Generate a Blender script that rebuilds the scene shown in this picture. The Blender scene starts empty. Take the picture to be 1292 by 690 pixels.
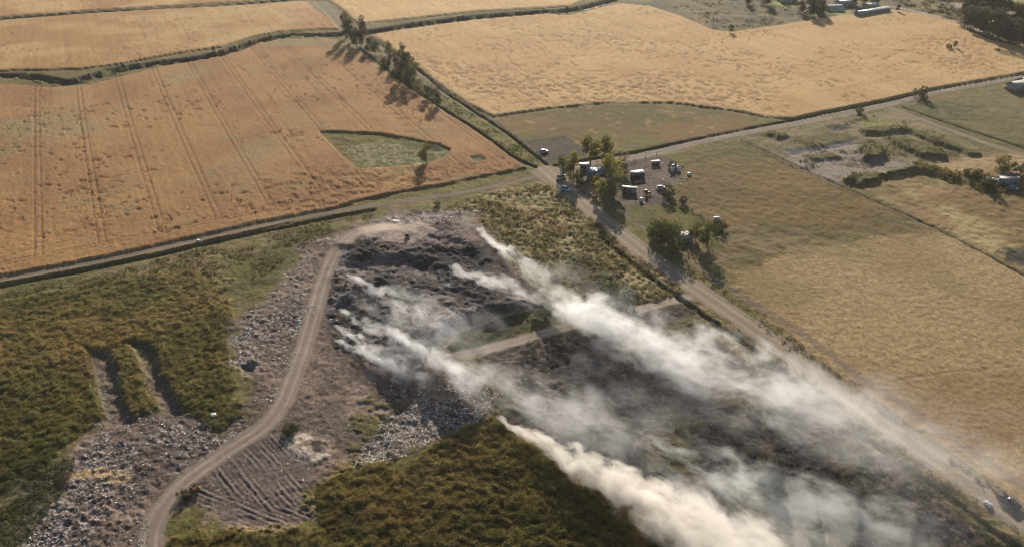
import bpy, math, random
import numpy as np
from mathutils import Matrix, Vector
random.seed(7); rng = np.random.default_rng(11)
C = bpy.context.scene.collection
PI = math.pi
# ------------------------------------------------------------------ camera geometry
F, CX, CY, CH = 1092.0, 646.0, 345.0, 120.0
PITCH = math.radians(29.0); SP, CP = math.sin(PITCH), math.cos(PITCH)
CAM = np.array([0.0, 0.0, CH])
def unproj(u, v):
    """pixel of the photograph -> point of the z=0 plane"""
    x = (np.asarray(u, float)-CX)/F; y = -(np.asarray(v, float)-CY)/F
    dy = CP+y*SP; dz = -SP+y*CP
    t = -CH/dz
    return x*t, dy*t
AZ = math.radians(25.7)
E1 = (-math.sin(AZ), math.cos(AZ)); E2 = (math.cos(AZ), math.sin(AZ))   # the land's own grid

# ------------------------------------------------------------------ numpy noise
TB = [np.random.default_rng(100+i).random((256, 256)).astype(np.float32) for i in range(8)]
def vn(x, y, s=0):
    t = TB[s % 8]; x = x+s*17.3; y = y+s*9.1
    xi = np.floor(x).astype(np.int64); yi = np.floor(y).astype(np.int64)
    fx = x-xi; fy = y-yi; fx = fx*fx*(3-2*fx); fy = fy*fy*(3-2*fy)
    a = t[xi & 255, yi & 255]; b = t[(xi+1) & 255, yi & 255]; c = t[xi & 255, (yi+1) & 255]; d = t[(xi+1) & 255, (yi+1) & 255]
    return a+(b-a)*fx+(c-a)*fy+(a-b-c+d)*fx*fy
def fbm(x, y, s=0, o=4, g=.5):
    r = 0; a = 1; n = 0
    for i in range(o):
        r = r+a*vn(x*2**i, y*2**i, s+i); n += a; a *= g
    return r/n
def sst(a, b, x):
    t = np.clip((x-a)/(b-a), 0, 1); return t*t*(3-2*t)
def sdf_poly(X, Y, P):
    """signed distance, positive inside"""
    P = np.asarray(P, float); n = len(P)
    d = np.full(X.shape, 1e18); ins = np.zeros(X.shape, bool)
    for i in range(n):
        ax, ay = P[i]; bx, by = P[(i+1) % n]
        ex, ey = bx-ax, by-ay
        t = np.clip(((X-ax)*ex+(Y-ay)*ey)/(ex*ex+ey*ey+1e-12), 0, 1)
        d = np.minimum(d, (X-ax-t*ex)**2+(Y-ay-t*ey)**2)
        if ay != by:
            c = ((ay > Y) != (by > Y)) & (X < (bx-ax)*(Y-ay)/(by-ay)+ax)
            ins ^= c
    d = np.sqrt(d); return np.where(ins, d, -d)
def sd_line(X, Y, P):
    """distance to a polyline and the side offset"""
    P = np.asarray(P, float); d = np.full(X.shape, 1e18); sg = np.zeros(X.shape); al = np.zeros(X.shape); acc = 0
    for i in range(len(P)-1):
        ax, ay = P[i]; bx, by = P[i+1]; ex, ey = bx-ax, by-ay; L = math.hypot(ex, ey)
        t = np.clip(((X-ax)*ex+(Y-ay)*ey)/(L*L), 0, 1)
        q = (X-ax-t*ex)**2+(Y-ay-t*ey)**2
        m = q < d; d = np.where(m, q, d)
        sg = np.where(m, ((X-ax)*ey-(Y-ay)*ex)/L, sg); al = np.where(m, acc+t*L, al); acc += L
    return np.sqrt(d), sg, al
def smooth_px(P, n=5):
    P = np.array(P, float); Q = [P[0]]
    E = np.vstack([2*P[0]-P[1], P, 2*P[-1]-P[-2]])
    for i in range(1, len(E)-2):
        p0, p1, p2, p3 = E[i-1:i+3]
        for k in range(1, n+1):
            t = k/n
            Q.append(.5*((2*p1)+(-p0+p2)*t+(2*p0-5*p1+4*p2-p3)*t*t+(-p0+3*p1-3*p2+p3)*t**3))
    return np.array(Q)
def gp(P):
    P = np.array(P, float); x, y = unproj(P[:, 0], P[:, 1]); return np.stack([x, y], 1)

# ------------------------------------------------------------------ layout of the land (read off the photograph)
A_ = [(-140,118),(0,108),(30,109),(65,112),(110,109),(150,99),(190,89),(230,81),(290,69),(325,57),(355,50),(400,50),(432,52),(452,66),(480,88),(515,113),(557,140),(600,166),(640,195),(664,213),(600,225),(560,234),(505,243),(450,255),(415,266),(380,277),(300,296),(200,318),(100,339),(0,359),(-140,388)]
A_HOLE = [(402,167),(440,168),(480,170),(520,177),(556,184),(568,190),(562,199),(540,208),(500,211),(450,214),(430,196)]
B_ = [(-300,62),(-100,36),(0,27),(100,19),(200,13),(300,8),(372,3),(396,4),(410,16),(428,37),(400,38),(350,41),(320,47),(280,60),(230,67),(180,76),(150,82),(100,88),(50,89),(0,90),(-150,100)]
C_ = [(-500,70),(-100,32),(0,23),(100,15),(200,9),(300,4),(372,-2),(300,-20),(0,-18),(-500,10)]
D_ = [(414,0),(432,12),(452,31),(480,28),(520,24),(600,15),(680,11),(720,8),(745,-3),(700,-30),(520,-30),(400,-14)]
E_ = [(468,45),(520,37),(600,26),(680,19),(720,20),(745,14),(780,5),(820,9),(860,22),(898,39),(922,42),(990,32),(1062,21),(1130,14),(1165,19),(1205,29),(1222,40),(1250,52),(1292,61),(1400,80),(1400,85),(1292,74),(1262,64),(1254,64),(1264,70),(1292,77),(1420,93),(1292,96),(1240,105),(1180,117),(1120,130),(1060,144),(1010,151),(968,149),(930,141),(850,131),(760,131),(690,138),(622,148),(590,131),(560,111),(520,80),(490,58)]
FF_ = [(622,150),(690,140),(760,133),(850,133),(930,143),(968,151),(1000,155),(940,166),(880,177),(800,192),(750,200),(700,208),(660,180)]
PLOT = [(659,180),(712,173),(742,192),(736,199),(700,207),(690,207)]
G_ = [(925,345),(960,330),(1000,318),(1100,300),(1180,290),(1292,345),(1500,430),(1700,620),(1500,820),(1340,700),(1292,648),(1250,616),(1200,578),(1150,543),(1100,507),(1050,470),(1000,430),(950,390)]
H_ = [(905,330),(860,285),(850,225),(835,200),(880,186),(935,176),(1010,212),(1080,246),(1180,290),(1100,300),(1000,318),(940,335)]
I_ = [(1142,134),(1200,124),(1250,113),(1310,102),(1500,130),(1500,235),(1292,184),(1220,160)]
J_ = [(1085,238),(1150,215),(1200,205),(1292,196),(1500,215),(1500,420),(1292,340),(1180,286)]
DUG = [(940,173),(1000,162),(1062,150),(1128,140),(1200,168),(1236,188),(1190,205),(1120,226),(1060,238),(1000,208)]
YARD = [(784,206),(828,196),(845,204),(862,214),(852,232),(838,240),(850,262),(800,270),(782,258),(770,240),(762,215)]
LAWN = [(783,262),(850,258),(905,285),(925,296),(900,300),(845,298),(815,300),(790,280)]
MEADOW = [(560,262),(600,248),(690,232),(760,285),(830,340),(868,365),(830,380),(790,388),(740,375),(690,350),(640,310),(600,275)]
MOUND = [(428,308),(455,288),(500,272),(575,264),(603,282),(650,338),(686,376),(690,386),(675,390),(623,402),(582,417),(560,436),(520,470),(470,462),(425,440),(408,400),(408,350)]
TIER = [(432,306),(458,288),(500,272),(575,265),(603,284),(628,312),(600,322),(560,330),(505,322),(465,322),(448,318)]
DUMP = [(395,302),(455,284),(500,270),(580,262),(606,280),(652,335),(692,382),(675,389),(623,401),(582,416),(560,438),(600,470),(640,500),(625,525),(560,552),(505,580),(450,585),(405,612),(400,655),(345,672),(270,665),(232,650),(200,700),(180,740),(-60,740),(-40,640),(40,600),(90,562),(128,530),(150,524),(172,528),(190,520),(215,516),(240,526),(275,548),(312,520),(300,470),(288,430),(305,400),(335,370),(375,330)]
SHRUBL = [(-150,395),(0,382),(60,370),(150,352),(240,340),(285,360),(292,400),(288,435),(300,480),(312,520),(275,548),(240,526),(215,516),(190,520),(172,528),(150,524),(128,530),(90,562),(40,600),(-40,640),(-150,700)]
GREENL = [(-150,560),(0,575),(60,560),(95,575),(80,620),(45,660),(10,720),(-150,760)]
SHRUBB = [(396,615),(455,587),(510,580),(565,552),(625,525),(680,570),(745,615),(800,650),(870,730),(200,760),(215,680),(270,668),(345,676),(402,658)]
BURNT = [(600,440),(700,420),(790,392),(850,380),(930,420),(1000,462),(1060,510),(1150,570),(1230,625),(1330,720),(1200,760),(880,740),(800,655),(720,595),(650,540),(600,500)]
ROADSIDE = [(700,232),(730,262),(800,322),(870,372),(950,428),(1050,500),(1150,572),(1292,672),(1340,730),(1290,720),(1180,625),(1080,555),(980,485),(900,430),(880,385),(820,350),(740,290)]
SAND = [(357,560),(370,548),(395,547),(408,560),(412,575),(396,584),(372,578),(358,572)]
PALE = [(455,290),(500,280),(540,284),(548,296),(520,308),(480,302),(462,298)]
PIT1 = [(113,440),(138,438),(148,470),(160,520),(172,532),(138,536),(124,500)]
PIT2 = [(163,432),(186,431),(204,466),(234,520),(206,528),(186,480)]
FUR1 = [(262,580),(300,562),(345,548),(385,580),(400,605),(380,640),(330,650),(270,615),(250,600)]
FUR2 = [(240,600),(270,612),(335,645),(392,640),(396,655),(350,668),(290,660),(245,640)]
STREAM = smooth_px([(-260,128),(-60,101),(0,96),(40,97),(80,104),(115,98),(150,88),(200,80),(255,73),(290,65),(330,51),(370,45),(420,44),(460,41),(520,32),(600,22),(680,16),(725,12),(770,1),(820,-12)])
DRAIN = smooth_px([(-300,66),(-60,31),(0,25),(100,17),(200,12),(300,6),(372,0)])
DRAIN2 = [(452,60),(520,112),(560,138),(610,170),(650,200),(688,216)]
DRAIN3 = [(470,50),(520,82),(560,116),(600,142),(640,168),(690,208)]
ROAD_W = smooth_px([(-200,402),(-60,365),(0,353),(100,335),(200,314),(300,291),(400,271),(470,260),(560,247),(640,232),(700,217)])
ROAD_E = smooth_px([(695,216),(760,204),(820,195),(880,180),(940,168),(1000,157),(1060,146),(1120,132),(1180,117),(1240,106),(1292,97),(1420,78)])
ROAD_S = smooth_px([(688,214),(708,232),(730,252),(765,281),(800,309),(830,333),(880,366),(930,400),(1000,449),(1050,487),(1100,522),(1150,558),(1200,593),(1250,629),(1292,658),(1440,765)])
LOOP = smooth_px([(192,760),(190,700),(193,668),(207,638),(240,602),(285,570),(330,540),(354,512),(368,480),(385,432),(400,380),(412,342),(428,312),(452,292),(485,286),(515,292)])
CROSS = smooth_px([(545,456),(600,444),(650,431),(705,415),(760,401),(820,387),(850,379),(890,369)])
ROAD_N = [(1124,137),(1200,165),(1240,180),(1292,196),(1420,240)]
TRACK_N = [(1128,9),(1165,17),(1206,27),(1240,40)]
PATH_M = smooth_px([(470,470),(455,500),(440,530),(450,470),(480,455),(545,456)])
TRACK_G = [(1135,480),(1200,470),(1292,462),(1400,455)]
TRACK_J = [(935,178),(1010,212),(1085,246),(1180,288),(1260,330),(1330,368)]

# ------------------------------------------------------------------ height that leans on the view ray (large forms)
def h_base(X, Y):
    sel = (X > -90) & (X < 60) & (Y > 120) & (Y < 330)
    h = np.zeros(X.shape)
    if not np.any(sel): return h
    x, y = X[sel], Y[sel]
    d = sdf_poly(x, y, gp(MOUND)); d2 = sdf_poly(x, y, gp(TIER))
    n = fbm(x*.09, y*.09, 3, 3)
    gx, gy = unproj(430, 450)
    ramp = .35+.65*sst(0, 45, (x-gx)*.75+(y-gy)*.66)
    k = 3.1*ramp*sst(-.5, 7.5, d+(n-.5)*3)+1.7*sst(-8, 8, d2+(n-.5)*9)
    k += .9*(fbm(x*.12, y*.12, 5, 3)-.5)*sst(0, 6, d)*2
    h[sel] = k; return h
def place(px, py, up=0.0):
    """world position of a pixel on the land"""
    x, y = unproj(px, py); h = float(h_base(np.array([x]), np.array([y]))[0])
    s = (CH-h)/CH
    return Vector((x*s, y*s, h+up))

# ------------------------------------------------------------------ the land: one grid, finer where the camera sees it
u = np.concatenate([-1500+np.arange(0, 13)*80., -460+np.arange(0, 14)*30., np.arange(-40, 1332, 1.3), 1340+np.arange(0, 15)*30., 1830+np.arange(0, 12)*90.])
v = np.concatenate([CY-F*math.tan(PITCH)+np.array([.35, .6, 1, 1.6, 2.5, 4, 7, 11, 17, 26, 38, 52, 68, 86, 106, 128, 150, 170, 188, 203, 215])*1.0])
v = v[v < -50]; v = np.concatenate([v, np.arange(-46, -8, 2.5), np.arange(-8, 712, 1.15), 712+np.arange(1, 30)*2.5, 790+np.arange(1, 22)*16.])
U, V = np.meshgrid(u, v); NR, NC = U.shape
X, Y = unproj(U, V)
U, V, X, Y = [a.ravel() for a in (U, V, X, Y)]
N = X.size
foot = np.sqrt(X*X+Y*Y+CH*CH)/F*1.3                     # metre size of a pixel
fade = 1/(1+np.maximum(foot-.35, 0)*1.2)
e1 = X*E1[0]+Y*E1[1]; e2 = X*E2[0]+Y*E2[1]
jit = (fbm(X*.22, Y*.22, 1, 4)-.5)
jit_fine = (fbm(X*1.1, Y*1.1, 2, 3)-.5)
def mask(P, soft=.8, j=1.5, off=0.0):
    g = gp(P); m = np.zeros(N); mg = 8+abs(off)+j*2
    sel = (X > g[:, 0].min()-mg) & (X < g[:, 0].max()+mg) & (Y > g[:, 1].min()-mg) & (Y < g[:, 1].max()+mg)
    if not sel.any(): return m
    d = sdf_poly(X[sel], Y[sel], g)+jit[sel]*2*j+jit_fine[sel]*j*.5+off
    m[sel] = sst(-soft, soft, d); return m
def dist(P, mx=30):
    g = gp(P); sel = (X > g[:, 0].min()-mx) & (X < g[:, 0].max()+mx) & (Y > g[:, 1].min()-mx) & (Y < g[:, 1].max()+mx)
    d = np.full(N, 1e3); s = np.full(N, 1e3); a = np.zeros(N)
    d[sel], s[sel], a[sel] = sd_line(X[sel], Y[sel], g); return d, s, a
alb = np.zeros((N, 3)); z = np.zeros(N)
def col(*c): return np.array(c)
def mixc(m, c):
    global alb
    c = np.asarray(c)
    alb[:] = alb*(1-m[:, None])+c*m[:, None]
def two(n, a, b): return np.asarray(a)*(1-n[:, None])+np.asarray(b)*n[:, None]
# shared patterns
nb = fbm(X*.012, Y*.012, 4, 4); nm = fbm(X*.05, Y*.05, 5, 4); nf = fbm(X*.25, Y*.25, 6, 4); nt = fbm(X*.9, Y*.9, 7, 3)
nx = fbm(X*.45+3, Y*.45, 2, 4)
STRAW = col(.33, .235, .10); OLIVE = col(.135, .108, .034); GREEN = col(.095, .102, .028); BROWN = col(.17, .115, .06)
# base: rough grass
alb[:] = two(sst(.35, .65, nm), OLIVE*.9, col(.17, .13, .058)); mixc(sst(.55, .75, nf)*.5, STRAW*.8); mixc(sst(.5, .7, nb)*.45, GREEN)
z += (nf-.5)*.7*fade+(nt-.5)*.35*fade
region = np.zeros(N, int); REG = ['ground']
def reg(name, m, th=.5):
    REG.append(name); region[m > th] = len(REG)-1
# far country beyond the fields
farm = sst(-8, -40, V); patch = vn(e1*.004, e2*.006, 3)
mixc(farm*sst(.45, .55, patch), col(.34, .25, .14)); mixc(farm*sst(.75, .8, patch), GREEN)
# top right countryside: paddocks
m = mask([(830,-40),(800,2),(862,21),(900,38),(1060,20),(1135,8),(1500,60),(1500,-40)], 1, 1)
mixc(m, two(sst(.35, .65, nm), col(.105, .085, .045), col(.19, .15, .08))); mixc(m*sst(.45, .6, fbm(e1*.03, e2*.09, 5, 4))*.6, col(.085, .08, .038)); z += m*((nx-.5)*.8)
m = mask([(975,2),(1003,-3),(1012,5),(1000,10),(980,8)], 1, 1); mixc(m, col(.24, .27, .06))
m = mask([(1045,14),(1062,10),(1075,13),(1073,20),(1050,22)], 1, 1); mixc(m, col(.25, .26, .10))
for P in ([(1180,5),(1215,3),(1225,9),(1190,11)], [(1155,9),(1185,10),(1180,14),(1160,13)]):
    mixc(mask(P, 1, 3)*.8, col(.36, .30, .22))
mixc(mask([(1240,-2),(1300,-2),(1300,8),(1262,12)], 1, 2), col(.24, .25, .10))
# wheat --------------------------------------------------------
def wheat(P, c1, c2, hole=None, name='field', marks=None, amt=.5, h=.75, drill=.5):
    m = mask(P, .7, .5)
    if hole is not None: m = m*(1-mask(hole, .7, .6))
    s = m > 0
    n1 = fbm(e2*.55, e1*.02, 3, 2); n2 = fbm(e2*.05, e1*.05, 2, 5)
    c = two(sst(.3, .7, n2), c1, c2)*(1+drill*(n1-.5)*.35+(nt-.5)*.22)[:, None]
    lod = sst(.66, .72, fbm(X*.42+40, Y*.30, 5, 3))*sst(.4, .6, fbm(X*.03, Y*.03, 2, 3))
    if marks is not None:
        for Q, k in marks:
            q = mask(Q, 9, 6)
            lod = np.maximum(lod, q*sst(.66-k*.16, .70-k*.13, fbm(X*.50, Y*.36, 4, 3)))
    lod *= amt/.5
    lod = np.clip(lod, 0, 1)
    mixc(m, c); mixc(m*lod*.55, c2*np.array([.60, .52, .48]))
    z[:] = z*(1-m)+m*(h+(nt-.5)*.3*fade+(n1-.5)*.12+(nx-.5)*.12*fade-lod*.34)
    reg(name, m); return m
W1 = col(.34, .192, .078); W2 = col(.27, .145, .062)
W3 = col(.48, .318, .146); W4 = col(.43, .272, .122)
mA = wheat(A_, W1, W2, A_HOLE, marks=[([(380,215),(470,216),(560,210),(640,212),(560,232),(470,250),(400,270),(340,262)], 1.25), ([(100,240),(140,235),(140,290),(100,290)], 1.), ([(430,60),(480,100),(560,150),(520,175),(440,110)], .35)], amt=.5)
mixc(mA*sst(.52, .72, fbm(X*.03, Y*.03, 6, 3))*sst(330, 120, V)*.6, col(.27, .22, .115))
mixc(mA*sst(.60, .75, fbm(X*.09, Y*.09, 1, 4))*.5, col(.24, .19, .085))
mB = wheat(B_, W1*1.02, W3*.92, amt=.4); mC = wheat(C_, W3, W1, amt=.3)
mD = wheat(D_, W3*1.12, W3, amt=.3)
mE = wheat(E_, W3, W4, marks=[([(480,60),(560,75),(700,100),(860,90),(980,120),(1000,150),(850,128),(700,135),(600,125),(530,95)], .75), ([(600,25),(900,60),(1000,75),(980,90),(700,60)], .2), ([(1150,45),(1230,55),(1260,85),(1190,95)], .6)], amt=.5)
# tramlines
gA = gp(A_); bot = gp([(664,213),(600,225),(560,234),(505,243),(450,255),(415,266),(380,277),(300,296),(200,318),(100,339),(0,359),(-140,388)])
db = sd_line(X, Y, bot)[0]
ox, oy = unproj(48, 230); off0 = ox*E2[0]+oy*E2[1]
ph = (e2-off0)/17.4+.012*np.sin(e1*.02); kk = np.abs(ph-np.round(ph))*17.4
tl = (np.abs(kk-1.0) < .26+foot*.22)*sst(12, 15, db)
hd = (np.abs(np.abs(db-12)-1.0) < .36+foot*.2)*(V > 190)
rdg = np.abs(fbm(X*.018, Y*.018, 6, 3)-.5) < .0022+foot*.0006     # wandering animal trails
tm = np.clip(tl*.8+hd*.7+rdg*.6*(V > 100), 0, 1)*mA
tm *= .55+.45*vn(X*.2, Y*.2, 3)
mixc(tm*.55, col(.15, .075, .035)); z -= tm*.2
rdg = np.abs(fbm(X*.02+9, Y*.014, 3, 3)-.5) < .0016+foot*.0004
ph = (e1+20)/34; tl = (np.abs(np.abs(ph-np.round(ph))*34-1) < .3+foot*.2)*sst(.5, .7, vn(e2*.02, e1*.03, 2))
tm = np.clip(rdg*1.+tl*.5, 0, 1)*np.maximum(mE, mB); mixc(tm*.4, col(.20, .11, .06)); z -= tm*.3
# grass triangle in field A
m = mask(A_HOLE, .6, .5)
mixc(m, two(sst(.4, .6, nm), GREEN*1.1, OLIVE)); q = mask([(440,185),(480,180),(555,192),(560,198),(530,208),(470,210),(450,208)], 3, 3)
mixc(q*sst(.4, .55, nx)*.7, col(.24, .19, .11)); mixc(q*sst(.66, .74, nt)*.7, col(.36, .32, .25)); mixc(mask([(543,182),(556,182),(558,190),(546,192)], .5, 1), col(.03, .035, .02))
reg('ground', m); z += m*(nx-.5)*.6
m = mask([(590,199),(606,198),(612,204),(598,207)], .6, 1)*1.; mixc(m, col(.14, .13, .05)); z -= m*.6
# fields F, G, H, I, J
m = mask(FF_, .7, .8); mixc(m, two(sst(.35, .65, fbm(X*.03, Y*.05, 2, 4)), OLIVE*.85, col(.185, .112, .046))); mixc(m*sst(.55, .7, nm)*.6, GREEN*1.2); mixc(m*sst(.66, .74, nf)*.6, col(.30,.20,.10))
z = z*(1-m)+m*(.15+(nx-.5)*.35*fade); reg('field', m)
m = mask(PLOT, .5, .3); mixc(m, two(nf, col(.055, .045, .032), col(.10, .078, .055))); z = z*(1-m)+m*((nt-.5)*.2); reg('ground', m)
mG = np.maximum(mask(G_, 2.5, 3), mask([(860,300),(905,330),(940,335),(1000,318),(1100,300),(1180,290),(1100,330),(925,350)], 9, 12)*.6)
gt = sst(.34, .66, fbm(X*1.1, Y*1.1, 1, 3))
mixc(mG, two(gt, col(.25, .165, .082), col(.355, .245, .125))); mixc(mG*sst(.45, .65, fbm(X*.02, Y*.03, 3, 5))*.6, col(.20, .115, .055)); mixc(mG*sst(.6, .72, fbm(X*.04, Y*.04, 7, 4))*.55, OLIVE*1.2)
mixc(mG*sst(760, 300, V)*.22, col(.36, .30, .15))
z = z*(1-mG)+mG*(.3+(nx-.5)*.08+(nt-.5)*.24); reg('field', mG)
mH = mask(H_, 6, 9)
mixc(mH, two(sst(.35, .68, fbm(X*.025, Y*.04, 5, 5)), col(.088, .072, .024), col(.175, .112, .044))); mixc(mH*sst(.55, .7, nf)*.35, GREEN); mixc(mH*sst(.5, .68, fbm(X*.015+5, Y*.03, 2, 5))*.5, col(.20, .125, .055)); mixc(mH*sst(230, 185, V)*.6, two(sst(.4, .6, nf), GREEN*1.05, OLIVE*1.2))
mixc(mH*sst(260, 340, V)*sst(.45, .6, nm)*.6, col(.33, .24, .14)); mixc(mH*mask([(1050,300),(1110,300),(1115,325),(1060,325)], 5, 8)*.6, GREEN)
z = z*(1-mH)+mH*(.3+(nx-.5)*.6*fade+(nt-.5)*.25*fade); reg('field', mH)
mI = mask(I_, .8, .5); mixc(mI, two(sst(.3, .7, fbm(X*.04, Y*.04, 5, 5)), col(.085, .08, .03), col(.15, .125, .05))); mixc(mI*sst(.55, .66, nf)*.45, col(.2, .165, .08)); z = z*(1-mI)+mI*(.1+(nx-.5)*.5); reg('field', mI)
mJ = mask(J_, 1.5, 2); mixc(mJ, two(sst(.35, .65, fbm(X*.04, Y*.06, 1, 5)), col(.185, .13, .055), col(.34, .26, .125))); mixc(mJ*sst(.5, .68, nm)*.6, col(.22, .12, .065)); mixc(mJ*sst(.62, .72, nf)*.6, OLIVE)
mixc(mask([(1140,212),(1200,203),(1292,192),(1292,210),(1200,215)], 2, 3)*.6, col(.40, .28, .15)); z = z*(1-mJ)+mJ*(.2+(nx-.5)*.7); reg('field', mJ)
# dug-over land
mU = mask(DUG, 1, 1.5)
mixc(mU, two(sst(.3, .7, nm), col(.115, .098, .04), col(.225, .18, .10)))
def patchc(P, c, s=.8, j=2.5, k=1., dz=0.):
    global z
    q = mask(P, s, j)*k; mixc(q, c); z += q*dz; return q
patchc([(985,188),(1020,185),(1080,180),(1105,190),(1140,205),(1190,210),(1120,222),(1050,228),(1010,212)], col(.25, .205, .165), 2, 3, .95)
patchc([(986,190),(1010,186),(1040,183),(1075,176),(1082,182),(1040,190),(1000,196)], col(.10, .10, .11), 1, 2, .9, -.5)
patchc([(1042,160),(1070,157),(1078,162),(1050,167)], col(.09, .085, .085), 1, 1.5, .9, -.5)
for P, hh in (([(1085,190),(1105,188),(1118,196),(1112,204),(1090,202)], 2.2), ([(1118,175),(1140,174),(1190,192),(1192,200),(1160,198),(1130,185)], 1.6), ([(970,170),(990,168),(998,173),(978,176)], 1.2),
              ([(1060,228),(1090,220),(1115,222),(1145,212),(1160,216),(1120,226),(1085,236)], 1.8), ([(1080,165),(1110,160),(1135,165),(1120,170),(1090,172)], 1.4), ([(1125,160),(1150,163),(1215,187),(1240,196),(1225,197),(1160,175)], 1.2), ([(1010,196),(1050,194),(1060,200),(1030,204)], .8), ([(1150,205),(1180,212),(1195,222),(1225,226),(1260,238),(1250,242),(1200,230),(1160,216)], 1.)):
    patchc(P, two(nf, GREEN*.75, OLIVE), 1.2, 2, .95, hh)
patchc([(1090,150),(1125,152),(1130,160),(1100,162),(1085,157)], col(.19, .20, .05), 1.5, 2, .8)
# farm yard, lawn
m = mask(YARD, 1, 1.5); mixc(m, two(sst(.3, .7, nf), col(.085, .066, .054), col(.155, .115, .09))); z = z*(1-m)+m*((nt-.5)*.25); reg('ground', m)
m = mask(LAWN, 2.5, 2.5); mixc(m, two(sst(.3, .7, nf), GREEN*.95, OLIVE*1.1)); z = z*(1-m)+m*((nt-.5)*.25)
# verge between field A and E, drains, stream
m = mask([(450,52),(470,48),(520,82),(560,116),(600,142),(625,152),(660,178),(700,212),(664,216),(600,166),(557,140),(515,113),(480,88)], 1, 1)
mixc(m, two(sst(.35, .65, nf), GREEN*1.05, OLIVE*1.3)); mixc(m*sst(150, 80, V)*.7, two(nf, col(.15,.12,.06), col(.24,.19,.11)))
mixc(mask([(384,2),(414,2),(448,36),(440,40),(430,38)], .8, .6), col(.20, .165, .10))
mixc(mask([(670,212),(600,228),(505,246),(415,268),(420,272),(505,252),(600,236)], .8, .8), two(nf, GREEN*1.1, OLIVE*1.4))
def channel(P, w, dep, c, name=None):
    global z
    d, s, a = dist(P, 40); ww = w*(.85+.4*vn(a*.05, a*0, 2)); q = sst(ww+.8, ww-.8, d+jit*1.2)
    mixc(q, c); z = z*(1-q)+q*(-.2-dep*sst(ww, 0, d)+(nt-.5)*.4)
    if name: reg(name, q)
    return q, d
q, dS = channel(STREAM, 5.2, 2.6, two(sst(.45, .65, nf), col(.03, .03, .02), col(.085, .075, .035)), 'ground')
mixc(q*sst(.58, .66, nf)*sst(3, 1, np.abs(dS-2.5))*.8, col(.20, .175, .06)); z += q*sst(.55, .7, nf)*1.0
channel(DRAIN, 1.8, 1.4, col(.07, .062, .04)); channel(DRAIN2, .9, 1.0, col(.05, .055, .028)); channel(DRAIN3, .8, 1.0, col(.06, .06, .03))
channel([(-200,394),(0,361),(100,342),(200,322),(300,299),(420,274),(470,265)], 1.3, .8, two(nf, col(.045, .05, .025), col(.10, .10, .04)))
channel([(700,209),(800,193),(880,176),(1000,152),(1120,128),(1180,114),(1292,94),(1420,74)], 1.1, 1.0, col(.055, .06, .03))
channel([(1140,136),(1200,157),(1292,187),(1420,230)], .8, .9, col(.05, .05, .03))
channel(TRACK_J, .5, .3, col(.09, .075, .045))
mixc(mask([(1262,322),(1275,317),(1300,311),(1340,309),(1345,322),(1310,326),(1292,336),(1276,332)], 1.2, 3.2), two(nf, col(.035, .036, .03), col(.075, .075, .045)))
# meadow
mM = mask(MEADOW, 2, 2.5)
t1 = sst(.36, .64, fbm(X*.85, Y*.65, 5, 3))
mixc(mM, two(t1, col(.12, .105, .04), col(.30, .24, .115))); mixc(mM*sst(.5, .7, nm)*.25, GREEN)
mixc(mask([(650,272),(700,262),(720,290),(680,300)], 4, 5)*.4, col(.27, .17, .09)); mixc(mask([(590,262),(640,258),(650,285),(610,280)], 3, 3)*.5, OLIVE)
z = z*(1-mM)+mM*(.2+t1*.45+(nt-.5)*.35)
m = mask([(705,318),(740,322),(780,350),(800,372),(790,390),(760,384),(720,350)], 2.5, 2.5); mixc(m*.85, two(nf, col(.045, .05, .022), col(.10, .10, .04))); z += m*.4
# land left of the dump
m = mask([(-100,372),(120,345),(300,305),(400,282),(470,268),(560,254),(600,250),(560,262),(500,270),(440,290),(395,302),(375,330),(300,400),(280,350),(150,352),(0,382)], 2, 2)
mixc(m, two(sst(.35, .65, nm), col(.105, .095, .035), col(.19, .145, .07))); mixc(m*sst(.5, .65, nf)*.5, GREEN*1.1)
mixc(mask([(20,388),(80,378),(130,368),(160,370),(90,392),(30,400)], 2, 3)*.5, col(.36, .27, .17))
# left scrub
def scrub(m, warm, hh=.42):
    global z
    w = sst(.38, .62, fbm(X*.035+warm*7, Y*.035, 6, 4)); k = sst(.3, .7, fbm(X*.30, Y*.30, 3, 4))
    k2 = sst(.35, .65, fbm(X*.8, Y*.8, 5, 3)); c = two(w*.8, col(.145, .125, .040), col(.23, .165, .06)); c = c*(.5+.38*k+.42*k2)[:, None]
    mixc(m, c)
    z = z*(1-m)+m*(.2+hh*(.7*(k-.5)+.75*k2)+(nt-.5)*.5)
mL = mask(SHRUBL, 1.8, 5); scrub(mL, 1)
mixc(mL*sst(430, 345, V)*.35, col(.13, .125, .05))
m = mask(GREENL, 3, 4); mixc(m*.85, two(sst(.3, .7, nf), GREEN*.85, col(.12, .115, .04)))
# dump --------------------------------------------------------
mD_ = mask(DUMP, 2.2, 6)*(1-.75*mask(GREENL, 3, 4))
soil = two(sst(.3, .7, nf), col(.125, .088, .066), col(.235, .172, .13))
mixc(mD_, soil); mixc(mD_*sst(.5, .62, nm)*.6, col(.075, .058, .054))
spk = fbm(X*2.4, Y*2.4, 4, 2); lit = sst(.46, .60, fbm(X*.13, Y*.13, 2, 4))
zone = np.clip(mask([(-60,600),(60,590),(130,545),(230,520),(275,548),(230,590),(190,640),(180,720),(-60,740)], 3, 4)+mask([(288,430),(305,400),(335,370),(375,330),(400,300),(430,300),(405,360),(385,420),(350,440),(340,480),(300,480)], 3, 3)+mask([(470,540),(500,480),(600,480),(635,505),(600,535),(520,565),(490,590),(430,600),(470,570)], 3, 3)+mask([(440,288),(500,268),(585,262),(600,275),(560,285),(500,278)], 1.5, 2)+mask([(240,500),(280,545),(350,500),(335,545),(220,600),(200,560)], 3, 3), 0, 1)
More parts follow.
